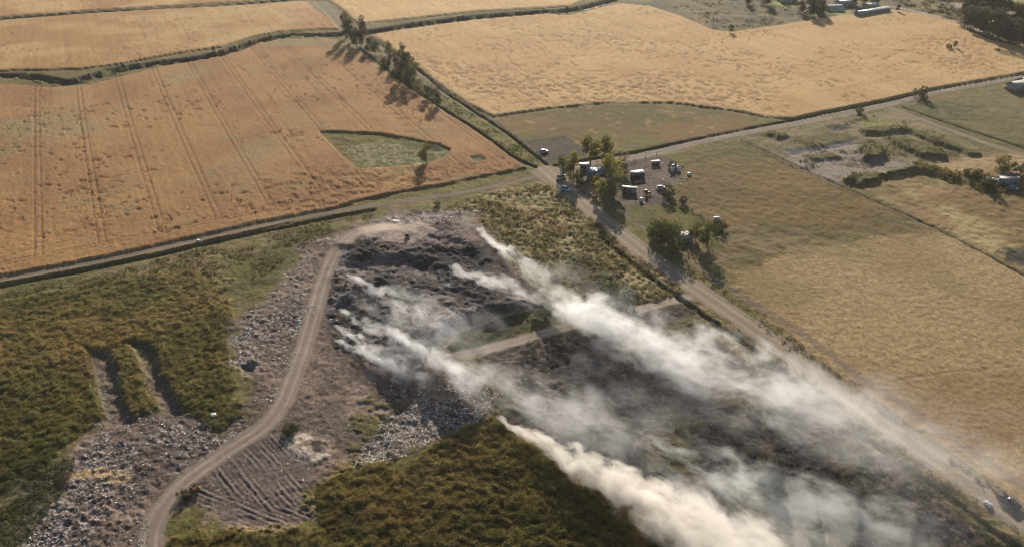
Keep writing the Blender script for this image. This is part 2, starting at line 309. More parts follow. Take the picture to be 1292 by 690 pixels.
lm = mD_*np.clip(.2*lit+.9*zone*(.15+.85*lit), 0, 1)
mixc(lm*sst(.57, .66, spk)*.7, two(sst(.4, .6, vn(X*2, Y*2, 5)), col(.30, .28, .275), col(.52, .50, .49)))
mixc(lm*sst(.43, .36, spk)*.6, col(.035, .03, .03))
lump = fbm(X*.75, Y*.75, 6, 4)
z = z*(1-mD_)+mD_*((lump-.5)*(.45+.3*zone)+(nt-.5)*(.3+.2*zone))
mm = mask(MOUND, 2, 2)
mixc(mm*.75, two(sst(.35, .65, fbm(X*.12, Y*.09, 4, 4)), col(.05, .042, .041), col(.17, .145, .135)))
mixc(mm*sst(.55, .66, fbm(X*.9, Y*.9, 3, 4))*.5, col(.27, .24, .22)); mixc(mm*sst(.5, .62, fbm(X*.6+5, Y*.6, 1, 3))*.6, col(.045, .038, .036)); z += mm*(lump-.5)*.5+mm*(fbm(X*.13, Y*.13, 4, 3)-.5)*1.3
mixc(mask([(520,320),(560,308),(610,300),(632,322),(640,345),(590,338),(545,340),(515,345)], 2, 4)*.9, two(nf, col(.026, .022, .022), col(.06, .05, .047)))
mixc(mask([(440,300),(462,296),(478,318),(455,330),(436,322)], 1.5, 2), col(.03, .026, .026))
mixc(mask([(500,290),(560,276),(600,288),(612,305),(560,305),(510,318),(495,335),(480,318)], 2.5, 3)*.75, col(.12, .085, .076))
mixc(mask([(548,288),(600,300),(570,312),(540,306)], 2, 2)*.4, col(.2, .15, .13))
# grass slope below the mound, its pale rim, and the ridge line on the right
oval = [(560,440),(582,418),(623,403),(675,390),(700,388),(716,404),(700,412),(650,426),(600,439),(575,447)]
m = mask(oval, .8, .8); mixc(m*.95, two(sst(.3, .7, nf), col(.036, .038, .016), col(.085, .076, .032))); z = z*(1-m)+m*((nx-.5)*.6+(nt-.5)*.3)
mixc(mask([(600,437),(640,424),(700,407),(712,404),(700,412),(650,426)], .8, .8)*.8, two(nf, GREEN*.75, OLIVE*1.0))
mixc(mask([(556,438),(582,414.5),(623,399.5),(676,386.5),(677,389),(625,402.5),(585,417.5),(562,439)], .35, .4), two(nf, col(.17, .14, .10), col(.28, .24, .18)))
mixc(mask([(604,284),(612,286),(660,338),(702,380),(692,384),(650,340)], .8, .8), two(nf, col(.08, .08, .035), col(.2, .16, .09)))
# lower dump details
mixc(mask([(452,480),(470,470),(460,505),(448,530),(432,528)], 1.2, 1.5)*.8, col(.25, .185, .155))
for P in ([(450,505),(470,495),(505,510),(500,550),(455,560),(440,545)], [(430,580),(460,560),(500,560),(500,580),(450,590)]):
    m = mask(P, 2.5, 3)*sst(.35, .55, fbm(e2*.1+X*.3, Y*.5, 2, 3)); mixc(m*.85, two(nf, GREEN*.8, OLIVE)); z += m*.3
mixc(mask([(80,592),(95,582),(125,590),(165,600),(160,612),(120,604),(90,604)], 1, 1.2)*sst(.35, .5, fbm((Y-X*.3)*.9, X*.08, 3, 2)), col(.42, .29, .15))
m = mask(SAND, 1.2, 1.6); mixc(m, two(sst(.35, .6, nx), col(.27, .2, .14), col(.47, .40, .32))); z += m*.3
for P in ([(392,556),(404,556),(408,568),(398,574),(390,566)], [(362,556),(370,550),(374,562),(364,566)]): mixc(mask(P, .5, 1.)*.9, col(.06, .05, .045))
for P, (sl, wl) in ((FUR1, (1.15, 1.25)), (FUR2, (.42, 1.1))):
    m = mask(P, 1.5, 2)
    a0 = unproj(320, 610); a1 = unproj(330, 610+10*sl); dx, dy = a1[0]-a0[0], a1[1]-a0[1]; L = math.hypot(dx, dy)
    s = (X*dy-Y*dx)/L+jit*.6+1.2*np.sin(X*.05+Y*.07)
    w = (np.sin(s*2*PI/.92)+.8*np.sin(s*2*PI/1.31+1)+.6*np.sin(s*2*PI/3.1)+2.5*(nx-.5)+1.5*(nt-.5))*(.15+1.2*sst(.35, .7, fbm(X*.16, Y*.16, 3, 3)))
    mixc(m*.75, two(sst(-1.8, 2., w), col(.085, .066, .060), col(.185, .148, .132))); z = z*(1-m)+m*(w*.05+(nt-.5)*.3)
def dozed(P, c):
    global z
    m = mask(P, 1.2, 1.6); mixc(m*(1-.4*sst(.5, .62, nf)), c); z = z*(1-m)+m*(-1.0+(nt-.5)*.5+(nx-.5)*.6); return m
dozed(PIT1, two(nf, col(.10, .085, .07), col(.17, .14, .11))); dozed(PIT2, two(nf, col(.10, .085, .07), col(.18, .145, .11)))
dozed([(306,462),(316,458),(322,466),(316,474),(307,472)], col(.05, .04, .038))
# bottom scrub, burnt land
mBn = mask(BURNT, 3, 4)
gr = sst(.50, .64, fbm(X*.05, Y*.05, 1, 5))
mixc(mBn, two(sst(.3, .7, nf), col(.034, .029, .027), col(.085, .070, .062))); mixc(mBn*gr*.8, two(nf, col(.06, .062, .022), col(.13, .105, .04))); mixc(mBn*sst(.64, .72, nt)*.35, col(.22, .18, .13))
z = z*(1-mBn)+mBn*((nx-.5)*1.0+gr*.6+(nt-.5)*.3)
mS = mask(SHRUBB, 2.5, 6); scrub(mS, 2, .5)
mixc(mS*sst(640, 720, U)*.35, col(.06, .05, .025))
mR = mask(ROADSIDE, 1.5, 2.); mixc(mR*.9, two(sst(.4, .6, nx), col(.075, .07, .026), col(.24, .18, .085))); z = z*(1-mR*.8)+mR*.8*((nx-.5)*.9)
# roads ---------------------------------------------------------
def road(P, w, name, c1, c2, verge=0., rut=.05, fadeout=1.):
    global z
    d, s, a = dist(P, 40)
    ww = w/2+jit*.9+jit_fine*.4
    if verge:
        q = sst(ww+verge, ww, d)*.6; mixc(q, two(nf, np.asarray(c1)*.8, OLIVE*1.2))
    q = sst(ww+.35, ww-.25, d)
    tr = np.exp(-((np.abs(s)-w*.22)/(w*.09))**2)*(.4+.8*vn(a*.15, s*.5, 3))
    c = two(np.clip(tr*.8+(nf-.5)*.8, 0, 1), c1, c2); mixc(q*fadeout, c)
    edge = sst(ww+1.2, ww+.3, d)*(1-q)
    z = z*(1-q)+q*(.06-rut*tr+(nt-.5)*.06); z = z*(1-edge*.6)
    reg(name, q, .6); return q
DC1 = col(.23, .185, .135); DC2 = col(.34, .275, .20)
road(ROAD_W, 2.9, 'road', col(.15, .115, .08), col(.25, .19, .14), 1.6)
road(ROAD_E, 4.6, 'road', col(.19, .155, .115), col(.31, .25, .19), 1.6)
road(ROAD_N, 3.0, 'road', col(.18, .145, .10), col(.30, .24, .18), 1.2)
road(TRACK_N, 3.5, 'path', col(.30, .25, .19), col(.40, .33, .26), 1)
road(LOOP, 4.6, 'path', col(.215, .17, .135), col(.35, .285, .23), .8, .12)
road(CROSS, 3.4, 'path', col(.27, .22, .17), col(.40, .33, .26), .8)
road([(500,478),(520,462),(545,456),(600,444)], 3.0, 'path', col(.20, .16, .14), col(.28, .23, .2), .8)
m = mask([(668,216),(690,209),(712,212),(712,228),(724,246),(700,236),(680,226)], 1, 1); mixc(m, two(nf, DC1*.95, DC2*.9)); z = z*(1-m)+m*.04
road(ROAD_S, 6.8, 'road', DC1, DC2, 1.5)
d, s, a = dist(ROAD_S, 30)
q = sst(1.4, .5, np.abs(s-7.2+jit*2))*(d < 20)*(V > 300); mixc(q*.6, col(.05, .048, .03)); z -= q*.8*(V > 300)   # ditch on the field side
q = sst(1.6, .6, np.abs(s+8.5+jit*2))*(d < 20)*(V > 235); mixc(q*.7, two(nf, col(.14, .11, .085), col(.20, .155, .12)))
d, s, a = dist(TRACK_G, 20); q = sst(.7, .3, d+jit); mixc(q*.35, col(.20, .13, .08)); z -= q*.06
m = mask(PALE, 1.5, 2.5)*.9; mixc(m, two(nf, col(.28, .22, .18), col(.40, .33, .27))); z = z*(1-m)+m*(.1+(nt-.5)*.2)
# bare apron around the farmhouse
mixc(mask([(716,228),(740,224),(762,240),(742,250),(728,246)], 1.5, 2)*.8, col(.20, .155, .12))

# ---- build the meshes, one per region, from the one grid
h0 = h_base(X, Y); S_ = (CH-h0)/CH
PX, PY = X*S_, Y*S_
z = np.where(foot > 12, 0, z); PZ = h0+z
idx = np.arange(N).reshape(NR, NC)
quads = np.stack([idx[:-1, :-1], idx[1:, :-1], idx[1:, 1:], idx[:-1, 1:]], -1).reshape(-1, 4)
qr = region[quads[:, 0]]
def new_mesh(name, V_, Q_, colr=None, mat=None, smooth=False, parent=None, per=4):
    me = bpy.data.meshes.new(name); V_ = np.asarray(V_, np.float32); Q_ = np.asarray(Q_, np.int32)
    me.vertices.add(len(V_)); me.vertices.foreach_set('co', V_.ravel())
    me.loops.add(Q_.size); me.loops.foreach_set('vertex_index', Q_.ravel())
    me.polygons.add(len(Q_)); me.polygons.foreach_set('loop_start', np.arange(len(Q_), dtype=np.int32)*Q_.shape[1])
    if smooth: me.polygons.foreach_set('use_smooth', np.ones(len(Q_), bool))
    if colr is not None:
        a = me.color_attributes.new('tone', 'FLOAT_COLOR', 'POINT')
        a.data.foreach_set('color', np.concatenate([colr, np.ones((len(colr), 1))], 1).astype(np.float32).ravel())
    me.update(calc_edges=True)
    if mat: me.materials.append(mat)
    o = bpy.data.objects.new(name, me); C.objects.link(o)
    if parent is not None: o.parent = parent
    return o
# ------------------------------------------------------------------ materials
def nodes(m): m.use_nodes = True; return m.node_tree.nodes, m.node_tree.links
def sset(b, **k):
    for a, x in k.items():
        n = a.replace('_', ' ')
        if n in b.inputs: b.inputs[n].default_value = x
def terrain_mat(name, s1=1.5, s2=6., var=.5, bump=.5, bd=.15):
    m = bpy.data.materials.new(name); n, l = nodes(m); b = n['Principled BSDF']
    at = n.new('ShaderNodeAttribute'); at.attribute_name = 'tone'
    ge = n.new('ShaderNodeNewGeometry')
    n1 = n.new('ShaderNodeTexNoise'); n1.inputs['Scale'].default_value = s1; n1.inputs['Detail'].default_value = 6; n1.inputs['Roughness'].default_value = .65
    l.new(ge.outputs['Position'], n1.inputs['Vector'])
    mr = n.new('ShaderNodeMapRange'); mr.inputs['From Min'].default_value = .3; mr.inputs['From Max'].default_value = .7
    mr.inputs['To Min'].default_value = 1-var; mr.inputs['To Max'].default_value = 1+var
    l.new(n1.outputs['Fac'], mr.inputs['Value'])
    n3 = n.new('ShaderNodeTexNoise'); n3.inputs['Scale'].default_value = s1*2.6; n3.inputs['Detail'].default_value = 4; n3.inputs['Roughness'].default_value = .75
    l.new(ge.outputs['Position'], n3.inputs['Vector']); m3 = n.new('ShaderNodeMapRange'); m3.inputs['From Min'].default_value = .32; m3.inputs['From Max'].default_value = .68
    m3.inputs['To Min'].default_value = 1-var*.9; m3.inputs['To Max'].default_value = 1+var*.9; l.new(n3.outputs['Fac'], m3.inputs['Value'])
    mm_ = n.new('ShaderNodeMath'); mm_.operation = 'MULTIPLY'; l.new(mr.outputs['Result'], mm_.inputs[0]); l.new(m3.outputs['Result'], mm_.inputs[1])
    mx = n.new('ShaderNodeVectorMath'); mx.operation = 'MULTIPLY'
    l.new(at.outputs['Color'], mx.inputs[0]); l.new(mm_.outputs[0], mx.inputs[1])
    l.new(mx.outputs['Vector'], b.inputs['Base Color'])
    bp = n.new('ShaderNodeBump'); bp.inputs['Strength'].default_value = bump; bp.inputs['Distance'].default_value = bd
    n2 = n.new('ShaderNodeTexNoise'); n2.inputs['Scale'].default_value = s2; n2.inputs['Detail'].default_value = 3
    l.new(ge.outputs['Position'], n2.inputs['Vector']); l.new(n2.outputs['Fac'], bp.inputs['Height']); l.new(bp.outputs['Normal'], b.inputs['Normal'])
    b.inputs['Roughness'].default_value = .95; b.inputs['Specular IOR Level'].default_value = .08
    return m
def flat_mat(name, c, rough=.7, var=.25, scale=3., metal=0., spec=.3, bump=0.):
    m = bpy.data.materials.new(name); n, l = nodes(m); b = n['Principled BSDF']
    tc = n.new('ShaderNodeTexCoord'); n1 = n.new('ShaderNodeTexNoise'); n1.inputs['Scale'].default_value = scale; n1.inputs['Detail'].default_value = 5
    l.new(tc.outputs['Object'], n1.inputs['Vector'])
    r = n.new('ShaderNodeValToRGB'); r.color_ramp.elements[0].position = .3; r.color_ramp.elements[1].position = .7
    r.color_ramp.elements[0].color = [x*(1-var) for x in c]+[1]; r.color_ramp.elements[1].color = [min(1, x*(1+var)) for x in c]+[1]
    l.new(n1.outputs['Fac'], r.inputs['Fac']); l.new(r.outputs['Color'], b.inputs['Base Color'])
    b.inputs['Roughness'].default_value = rough; b.inputs['Metallic'].default_value = metal; b.inputs['Specular IOR Level'].default_value = spec
    return m
def leaf_mat(name, var=.3, transl=.45):
    m = bpy.data.materials.new(name); n, l = nodes(m); b = n['Principled BSDF']; out = n['Material Output']
    at = n.new('ShaderNodeAttribute'); at.attribute_name = 'tone'; oi = n.new('ShaderNodeObjectInfo')
    hs = n.new('ShaderNodeHueSaturation'); mr = n.new('ShaderNodeMapRange'); mr.inputs['To Min'].default_value = 1-var; mr.inputs['To Max'].default_value = 1+var
    l.new(oi.outputs['Random'], mr.inputs['Value']); l.new(mr.outputs['Result'], hs.inputs['Value'])
    l.new(at.outputs['Color'], hs.inputs['Color']); l.new(hs.outputs['Color'], b.inputs['Base Color'])
    b.inputs['Roughness'].default_value = .7; b.inputs['Specular IOR Level'].default_value = .15
    tr = n.new('ShaderNodeBsdfTranslucent'); l.new(hs.outputs['Color'], tr.inputs['Color'])
    mx = n.new('ShaderNodeMixShader'); mx.inputs[0].default_value = transl
    l.new(b.outputs[0], mx.inputs[1]); l.new(tr.outputs[0], mx.inputs[2]); l.new(mx.outputs[0], out.inputs['Surface'])
    return m
M = {}
M['ground'] = terrain_mat('rough_grass', 1.1, 5, .46, .8, .25); M['field'] = terrain_mat('standing_crop', 1.5, 6, .30, .8, .2)
M['road'] = terrain_mat('packed_dirt', 1.2, 5, .14, .4, .08)
M['path'] = M['road']
LBL = {'ground': [None]*20, 'road': [None]*9, 'field': [None]*20, 'path': [None]*9}
for r in range(len(REG)):
    sel = quads[qr == r]
    if not len(sel) : continue
    if r > 0 and REG[r] == 'ground': continue
base_sel = np.isin(qr, [i for i, n_ in enumerate(REG) if n_ == 'ground'])
for name, sel in [('ground', base_sel)]+[(REG[r], qr == r) for r in range(1, len(REG)) if REG[r] != 'ground']:
    q = quads[sel]
    if not len(q): continue
    uq, inv = np.unique(q, return_inverse=True)
    o = new_mesh(name, np.stack([PX[uq], PY[uq], PZ[uq]], 1), inv.reshape(-1, 4), alb[uq], M[name], True)
    o['kind'] = 'structure'
ALB = alb
_dx = np.diff(v)
def ground_z(px, py):
    """height of the finished land under a pixel"""
    i = int(np.clip(np.searchsorted(v, py), 1, NR-1)); j = int(np.clip(np.searchsorted(u, px), 1, NC-1))
    return float(min(PZ[(i-1)*NC+j-1], PZ[i*NC+j], PZ[(i-1)*NC+j], PZ[i*NC+j-1]))
def spot(px, py, sink=.05):
    p = place(px, py); p.z = ground_z(px, py)-sink; return p
def at_pixels(px, py):
    j = np.clip(np.searchsorted(u, px), 0, NC-1); i = np.clip(np.searchsorted(v, py), 0, NR-1); k = i*NC+j
    return k
# ------------------------------------------------------------------ water of the stream
wm = bpy.data.materials.new('muddy_water'); n, l = nodes(wm); b = n['Principled BSDF']; b.inputs['Base Color'].default_value = (.07, .07, .055, 1); b.inputs['Roughness'].default_value = .08
nz = n.new('ShaderNodeTexNoise'); nz.inputs['Scale'].default_value = 1.2; bp = n.new('ShaderNodeBump'); bp.inputs['Strength'].default_value = .15; l.new(nz.outputs[0], bp.inputs['Height']); l.new(bp.outputs[0], b.inputs['Normal'])
def ribbon(name, P, w, zz, mat, kind):
    g = gp(P); t = np.gradient(g, axis=0); t /= np.linalg.norm(t, axis=1)[:, None]; nn = np.stack([-t[:, 1], t[:, 0]], 1)
    ww = w*(.8+.4*vn(np.arange(len(g))*.6, np.zeros(len(g)), 4))[:, None]
    Vv = np.concatenate([np.c_[g+nn*ww/2, np.full(len(g), zz)], np.c_[g-nn*ww/2, np.full(len(g), zz)]]); k = len(g)
    o = new_mesh(name, Vv, [(i, i+1, k+i+1, k+i) for i in range(k-1)], None, mat); o['kind'] = kind; return o
ribbon('water', STREAM, 3.2, -2.15, wm, 'structure')

# ------------------------------------------------------------------ accumulate small geometry
class Acc:
    def __init__(s): s.v = []; s.q = []; s.c = []; s.n = 0
    def add(s, vv, qq, cc=None):
        vv = np.asarray(vv, float).reshape(-1, 3); s.v.append(vv); s.q.append(np.asarray(qq)+s.n); s.n += len(vv)
        if cc is not None: s.c.append(np.broadcast_to(np.asarray(cc, float), (len(vv), 3)))
    def build(s, name, mat, parent=None, smooth=False):
        return new_mesh(name, np.concatenate(s.v), np.concatenate(s.q), np.concatenate(s.c) if s.c else None, mat, smooth, parent)
def leaf_quads(cen, size, colr, r=rng, flat=.0):
    """one bent leaf spray per centre"""
    n_ = len(cen); a = r.normal(size=(n_, 3)); a[:, 2] *= (1-flat); a /= np.linalg.norm(a, axis=1)[:, None]
    b_ = r.normal(size=(n_, 3)); b_ -= a*(a*b_).sum(1)[:, None]; b_ /= np.linalg.norm(b_, axis=1)[:, None]
    s = (size*(.6+.8*r.random(n_)))[:, None] if np.ndim(size) else size*(.6+.8*r.random((n_, 1)))
    P = np.stack([cen-a*s*.5, cen+b_*s*.33, cen+a*s*.5, cen-b_*s*.33], 1).reshape(-1, 3)
    return P, np.arange(n_*4).reshape(-1, 4), np.repeat(colr, 4, axis=0)
LEAF = leaf_mat('foliage'); BARK = flat_mat('bark', (.12, .085, .06), .9, .3, 4); LEAFG = leaf_mat('scrub_leaves', 0, .45)
def tube(acc, p0, p1, r0, r1, k=6):
    p0, p1 = np.array(p0, float), np.array(p1, float); d = p1-p0; d /= np.linalg.norm(d)
    a = np.cross(d, [1, .3, .2]); a /= np.linalg.norm(a); b_ = np.cross(d, a)
    t = np.arange(k)*2*PI/k; ring = np.cos(t)[:, None]*a+np.sin(t)[:, None]*b_
    Vv = np.concatenate([p0+ring*r0, p1+ring*r1]); acc.add(Vv, [(i, (i+1) % k, k+(i+1) % k, k+i) for i in range(k)])
def box(acc, c, s, rz=0., cc=None):
    x, y, zz = s[0]/2, s[1]/2, s[2]/2
    Vv = np.array([(-x,-y,-zz),(x,-y,-zz),(x,y,-zz),(-x,y,-zz),(-x,-y,zz),(x,-y,zz),(x,y,zz),(-x,y,zz)])
    R = np.array([[math.cos(rz), -math.sin(rz), 0], [math.sin(rz), math.cos(rz), 0], [0, 0, 1]])
    acc.add(Vv@R.T+np.array(c), [(0,3,2,1),(4,5,6,7),(0,1,5,4),(1,2,6,5),(2,3,7,6),(3,0,4,7)], cc)
def tag(o, label, cat, group=None, kind=None):
    if label: o['label'] = label
    if cat: o['category'] = cat
    if group: o['group'] = group
    if kind: o['kind'] = kind
def empty(name, loc, rz=0.):
    o = bpy.data.objects.new(name, None); C.objects.link(o); o.location = loc; o.rotation_euler = (0, 0, rz); return o
def make_tree(name, h, cr, cz0, c1, c2, nlobe=9, nleaf=1500, ls=.42, trunk=.16, seed=1, slim=1.):
    """unit tree: trunk with limbs, crown of leaf sprays in clumps; returns the two meshes"""
    r = np.random.default_rng(seed); t = Acc()
    pts = [(0, 0, -.2), (.08*h*r.normal()*.2, .05, h*.35), (.1*r.normal(), .1*r.normal(), h*.62), (.15, .1, h*.86)]
    rad = [trunk, trunk*.75, trunk*.5, trunk*.15]
    for i in range(3): tube(t, pts[i], pts[i+1], rad[i], rad[i+1])
    cen = []; L = []
    for i in range(nlobe):
        zz = cz0+(h-cz0)*(i+.6)/nlobe*.93; prof = math.sin(PI*min(1, max(.12, (zz-cz0)/(h-cz0)*.82+.14)))**.7
        for k in range(3 if prof > .6 else 2):
            a = r.random()*2*PI; rr = cr*prof*(.35+.5*r.random()); c = np.array([math.cos(a)*rr, math.sin(a)*rr, zz+r.normal()*.15*cr])
            cen.append(c); L.append(cr*(.30+.24*r.random())*slim)
            tube(t, (pts[1][0]*.8, pts[1][1]*.8, min(zz*.75, h*.7)), c, trunk*.3, .02, 4)
    cen = np.array(cen); L = np.array(L); k = r.integers(0, len(cen), nleaf)
    d = r.normal(size=(nleaf, 3)); d /= np.linalg.norm(d, axis=1)[:, None]; rad_ = (.35+.65*r.random(nleaf)**.5)*L[k]
    P = cen[k]+d*rad_[:, None]*np.array([1, 1, .85])
    tone = np.clip(r.random(len(cen))[k]*.7+r.random(nleaf)*.5-.1, 0, 1)[:, None]
    colr = np.asarray(c1)*(1-tone)+np.asarray(c2)*tone
    q = leaf_quads(P, ls, colr, r)
    cm = Acc(); cm.add(*q)
    return t, cm
class Proto: pass
protos = {}
def proto(key, name, **k):
    t, cm = make_tree(key, **k); p = Proto(); p.name = name; p.t = t; p.c = cm; p.tm = p.cm = None; p.h = k['h']; protos[key] = p
DG1, DG2 = (.028, .034, .014), (.070, .070, .028)
proto('round', 'broadleaf_tree', h=8, cr=3.1, cz0=2.0, c1=DG1, c2=DG2, seed=1, name_=0) if False else None
proto('round', 'broadleaf_tree', h=8, cr=3.0, cz0=2.0, c1=DG1, c2=DG2, nlobe=7, seed=1)
proto('tall', 'tall_tree', h=11, cr=2.3, cz0=1.8, c1=DG1, c2=DG2, nlobe=11, seed=2, trunk=.2)
proto('open', 'broadleaf_tree', h=8, cr=2.3, cz0=3.2, c1=(.10, .10, .028), c2=(.36, .31, .08), nlobe=5, nleaf=1500, seed=3)
proto('bush', 'bush', h=3, cr=2.1, cz0=.3, c1=DG1, c2=(.095, .10, .035), nlobe=5, nleaf=900, ls=.35, trunk=.07, seed=4)
proto('green', 'broadleaf_tree', h=7, cr=3.2, cz0=1.2, c1=(.05, .06, .018), c2=(.19, .18, .055), nlobe=6, nleaf=1500, seed=5)
proto('dry', 'dry_tree', h=6, cr=2.0, cz0=2.0, c1=(.13, .10, .06), c2=(.25, .19, .12), nlobe=4, nleaf=450, ls=.3, seed=6)
proto('belt', 'broadleaf_tree', h=14, cr=5.0, cz0=1.5, c1=(.04, .042, .022), c2=(.09, .082, .04), nlobe=9, nleaf=2600, ls=.75, trunk=.3, seed=8)
proto('yellow', 'broadleaf_tree', h=6, cr=1.9, cz0=1.5, c1=(.16, .11, .02), c2=(.30, .20, .04), nlobe=4, nleaf=700, seed=9)
def tree(key, px, py, h, label, cat='tree', group=None, wide=1.):
    p = protos[key]; root = empty(p.name, spot(px, py, .1), random.random()*6.28)
    h *= 1.18; s = h/p.h; root.scale = (s*wide, s*wide, s)
    if p.tm is None:
        a = p.t.build('trunk', BARK, root); b_ = p.c.build('crown', LEAF, root); p.tm, p.cm = a, b_
    else:
        for src in (p.tm, p.cm):
            c = src.copy(); C.objects.link(c); c.parent = root
    tag(root, label, cat, group); return root
FL = 'trees along the fence line between the two big fields'
for a in [
 ('tall', 437,49,13,'tall dark tree at top left end of the fence line row, beside the stream'),
 ('tall', 444,54,12,'second tall dark tree from the stream in the fence line row'),
 ('tall', 457,57,13.5,'pointed dark tree right of the stream crossing, tallest of the first clump'),
 ('round', 450,60,8,'round dark tree at the foot of the pointed tree by the stream'),
 ('round', 468,66,7,'small dark tree ending the first clump of the fence line row'),
 ('round', 462,72,5,'low dark tree on the left ditch below the first clump'),
 ('tall', 492,78,9,'slim lone tree in the gap between the two clumps of the fence line'),
 ('bush', 487,83,3.4,'low bush on the ditch below the slim lone fence line tree'),
 ('tall', 509,84,10,'tall tree on the upper edge of the middle clump of the fence line'),
 ('round', 514,90,8,'round tree right of the tall one in the middle clump'),
 ('round', 506,106,10,'large dark tree on the ditch side of the middle clump'),
 ('round', 517,112,9,'dark tree at the lower end of the middle clump, casting a wide shadow'),
 ('green', 523,98,6.5,'spreading bushy tree inside the fence line strip, right of the middle clump'),
 ('bush', 497,96,3.5,'bush on the ditch just left of the large dark tree'),
 ('round', 474,69,6,'small dark tree on the ditch just right of the first clump'),
 ('tall', 500,88,8,'narrow tree just left of the middle clump of the fence line'),
 ('green', 529,116,5,'low spreading tree between the middle clump and the two small round trees'),
 ('round', 539,127,6,'left one of two small round trees ending the fence line row'),
 ('round', 551,135,7.2,'right of the two small round trees at the lower end of the fence line')]:
    tree(a[0], a[1], a[2], a[3], a[4], 'bush' if a[0] == 'bush' else 'tree', FL)
tree('green', 538, 207, 7.2, 'lone dark green tree at the edge of the grass triangle in the left field', wide=.8)
FT = 'trees around the farmhouse'
for a in [
 ('green', 711,224,7,'dark leafy tree shading the crossroads left of the farmhouse', 1.),
 ('open', 723,224,8,'slim yellow green tree with a bare trunk left of the farmhouse', .8),
 ('bush', 728,232,3.4,'dark bush below the slim tree beside the crossroads', 1.),
 ('open', 745,208,9,'broad yellow green tree standing behind the farmhouse roof', 1.2),
 ('open', 753,203,6.5,'smaller olive tree behind the farmhouse, next to the broad one', 1.),
 ('open', 764,216,11,'tallest slender tree right of the farmhouse', .85),
 ('open', 773,236,10,'bushy yellow green tree in front of the tallest tree', 1.2),
 ('green', 768,229,5,'green bush like tree against the right wall of the farmhouse', .8),
 ('dry', 786,214,6,'dry pale brown tree at the yard corner by the east road', 1.2),
 ('yellow', 752,242,5.5,'golden yellow tree in front of the farmhouse', 1.),
 ('open', 757,256,7.5,'green tree below the golden one beside the main road', .9),
 ('green', 775,250,8,'dark green tree right of the roadside tree below the farmhouse', .9),
 ('green', 788,222,4,'small dark tree left of the open cattle shed', .8)]:
    tree(a[0], a[1], a[2], a[3], a[4], 'tree' if a[0] != 'bush' else 'bush', FT, a[5])
HT = 'trees around the white roofed hut'
for a in [
 ('green', 829,304,6.5,'leftmost green tree of the grove by the white roofed hut', 1.1),
 ('green', 842,309,7.2,'large green tree between the main road and the white roofed hut', 1.2),
 ('green', 848,303,4.6,'green tree touching the left side of the white roofed hut', 1.),
 ('green', 848,322,4.5,'low green tree nearest the main road below the grove', 1.1),
 ('green', 877,303,5.5,'small tree just right of the white roofed hut', .9),
 ('green', 892,312,7,'round tree standing apart right of the white roofed hut', .95),
 ('bush', 907,290,2.6,'dark bush on the lawn edge right of the grove', 1.3),
 ('dry', 868,332,3.5,'pale dry shrub in the grass below the white roofed hut', 1.2),
 ('bush', 826,297,3,'bush at the upper left corner of the grove', 1.)]:
    tree(a[0], a[1], a[2], a[3], a[4], 'tree' if a[0] != 'bush' else 'bush', HT, a[5])
BT = 'dense tree belt at the top right corner'
kx = 0
names = ['leftmost', 'second', 'third', 'fourth', 'fifth', 'sixth', 'seventh', 'eighth', 'ninth']
for i in range(9):
    tree('belt', 1217+i*11.5, 35+i*3.9, 11+(i*5 % 4), names[i]+' tree from the left in the front row of the top right tree belt', 'tree', BT)
for i in range(7):
    tree('belt', 1222+i*14, 22+i*3.6, 13+(i*3 % 4), names[i]+' tree from the left in the back row of the top right tree belt', 'tree', BT)
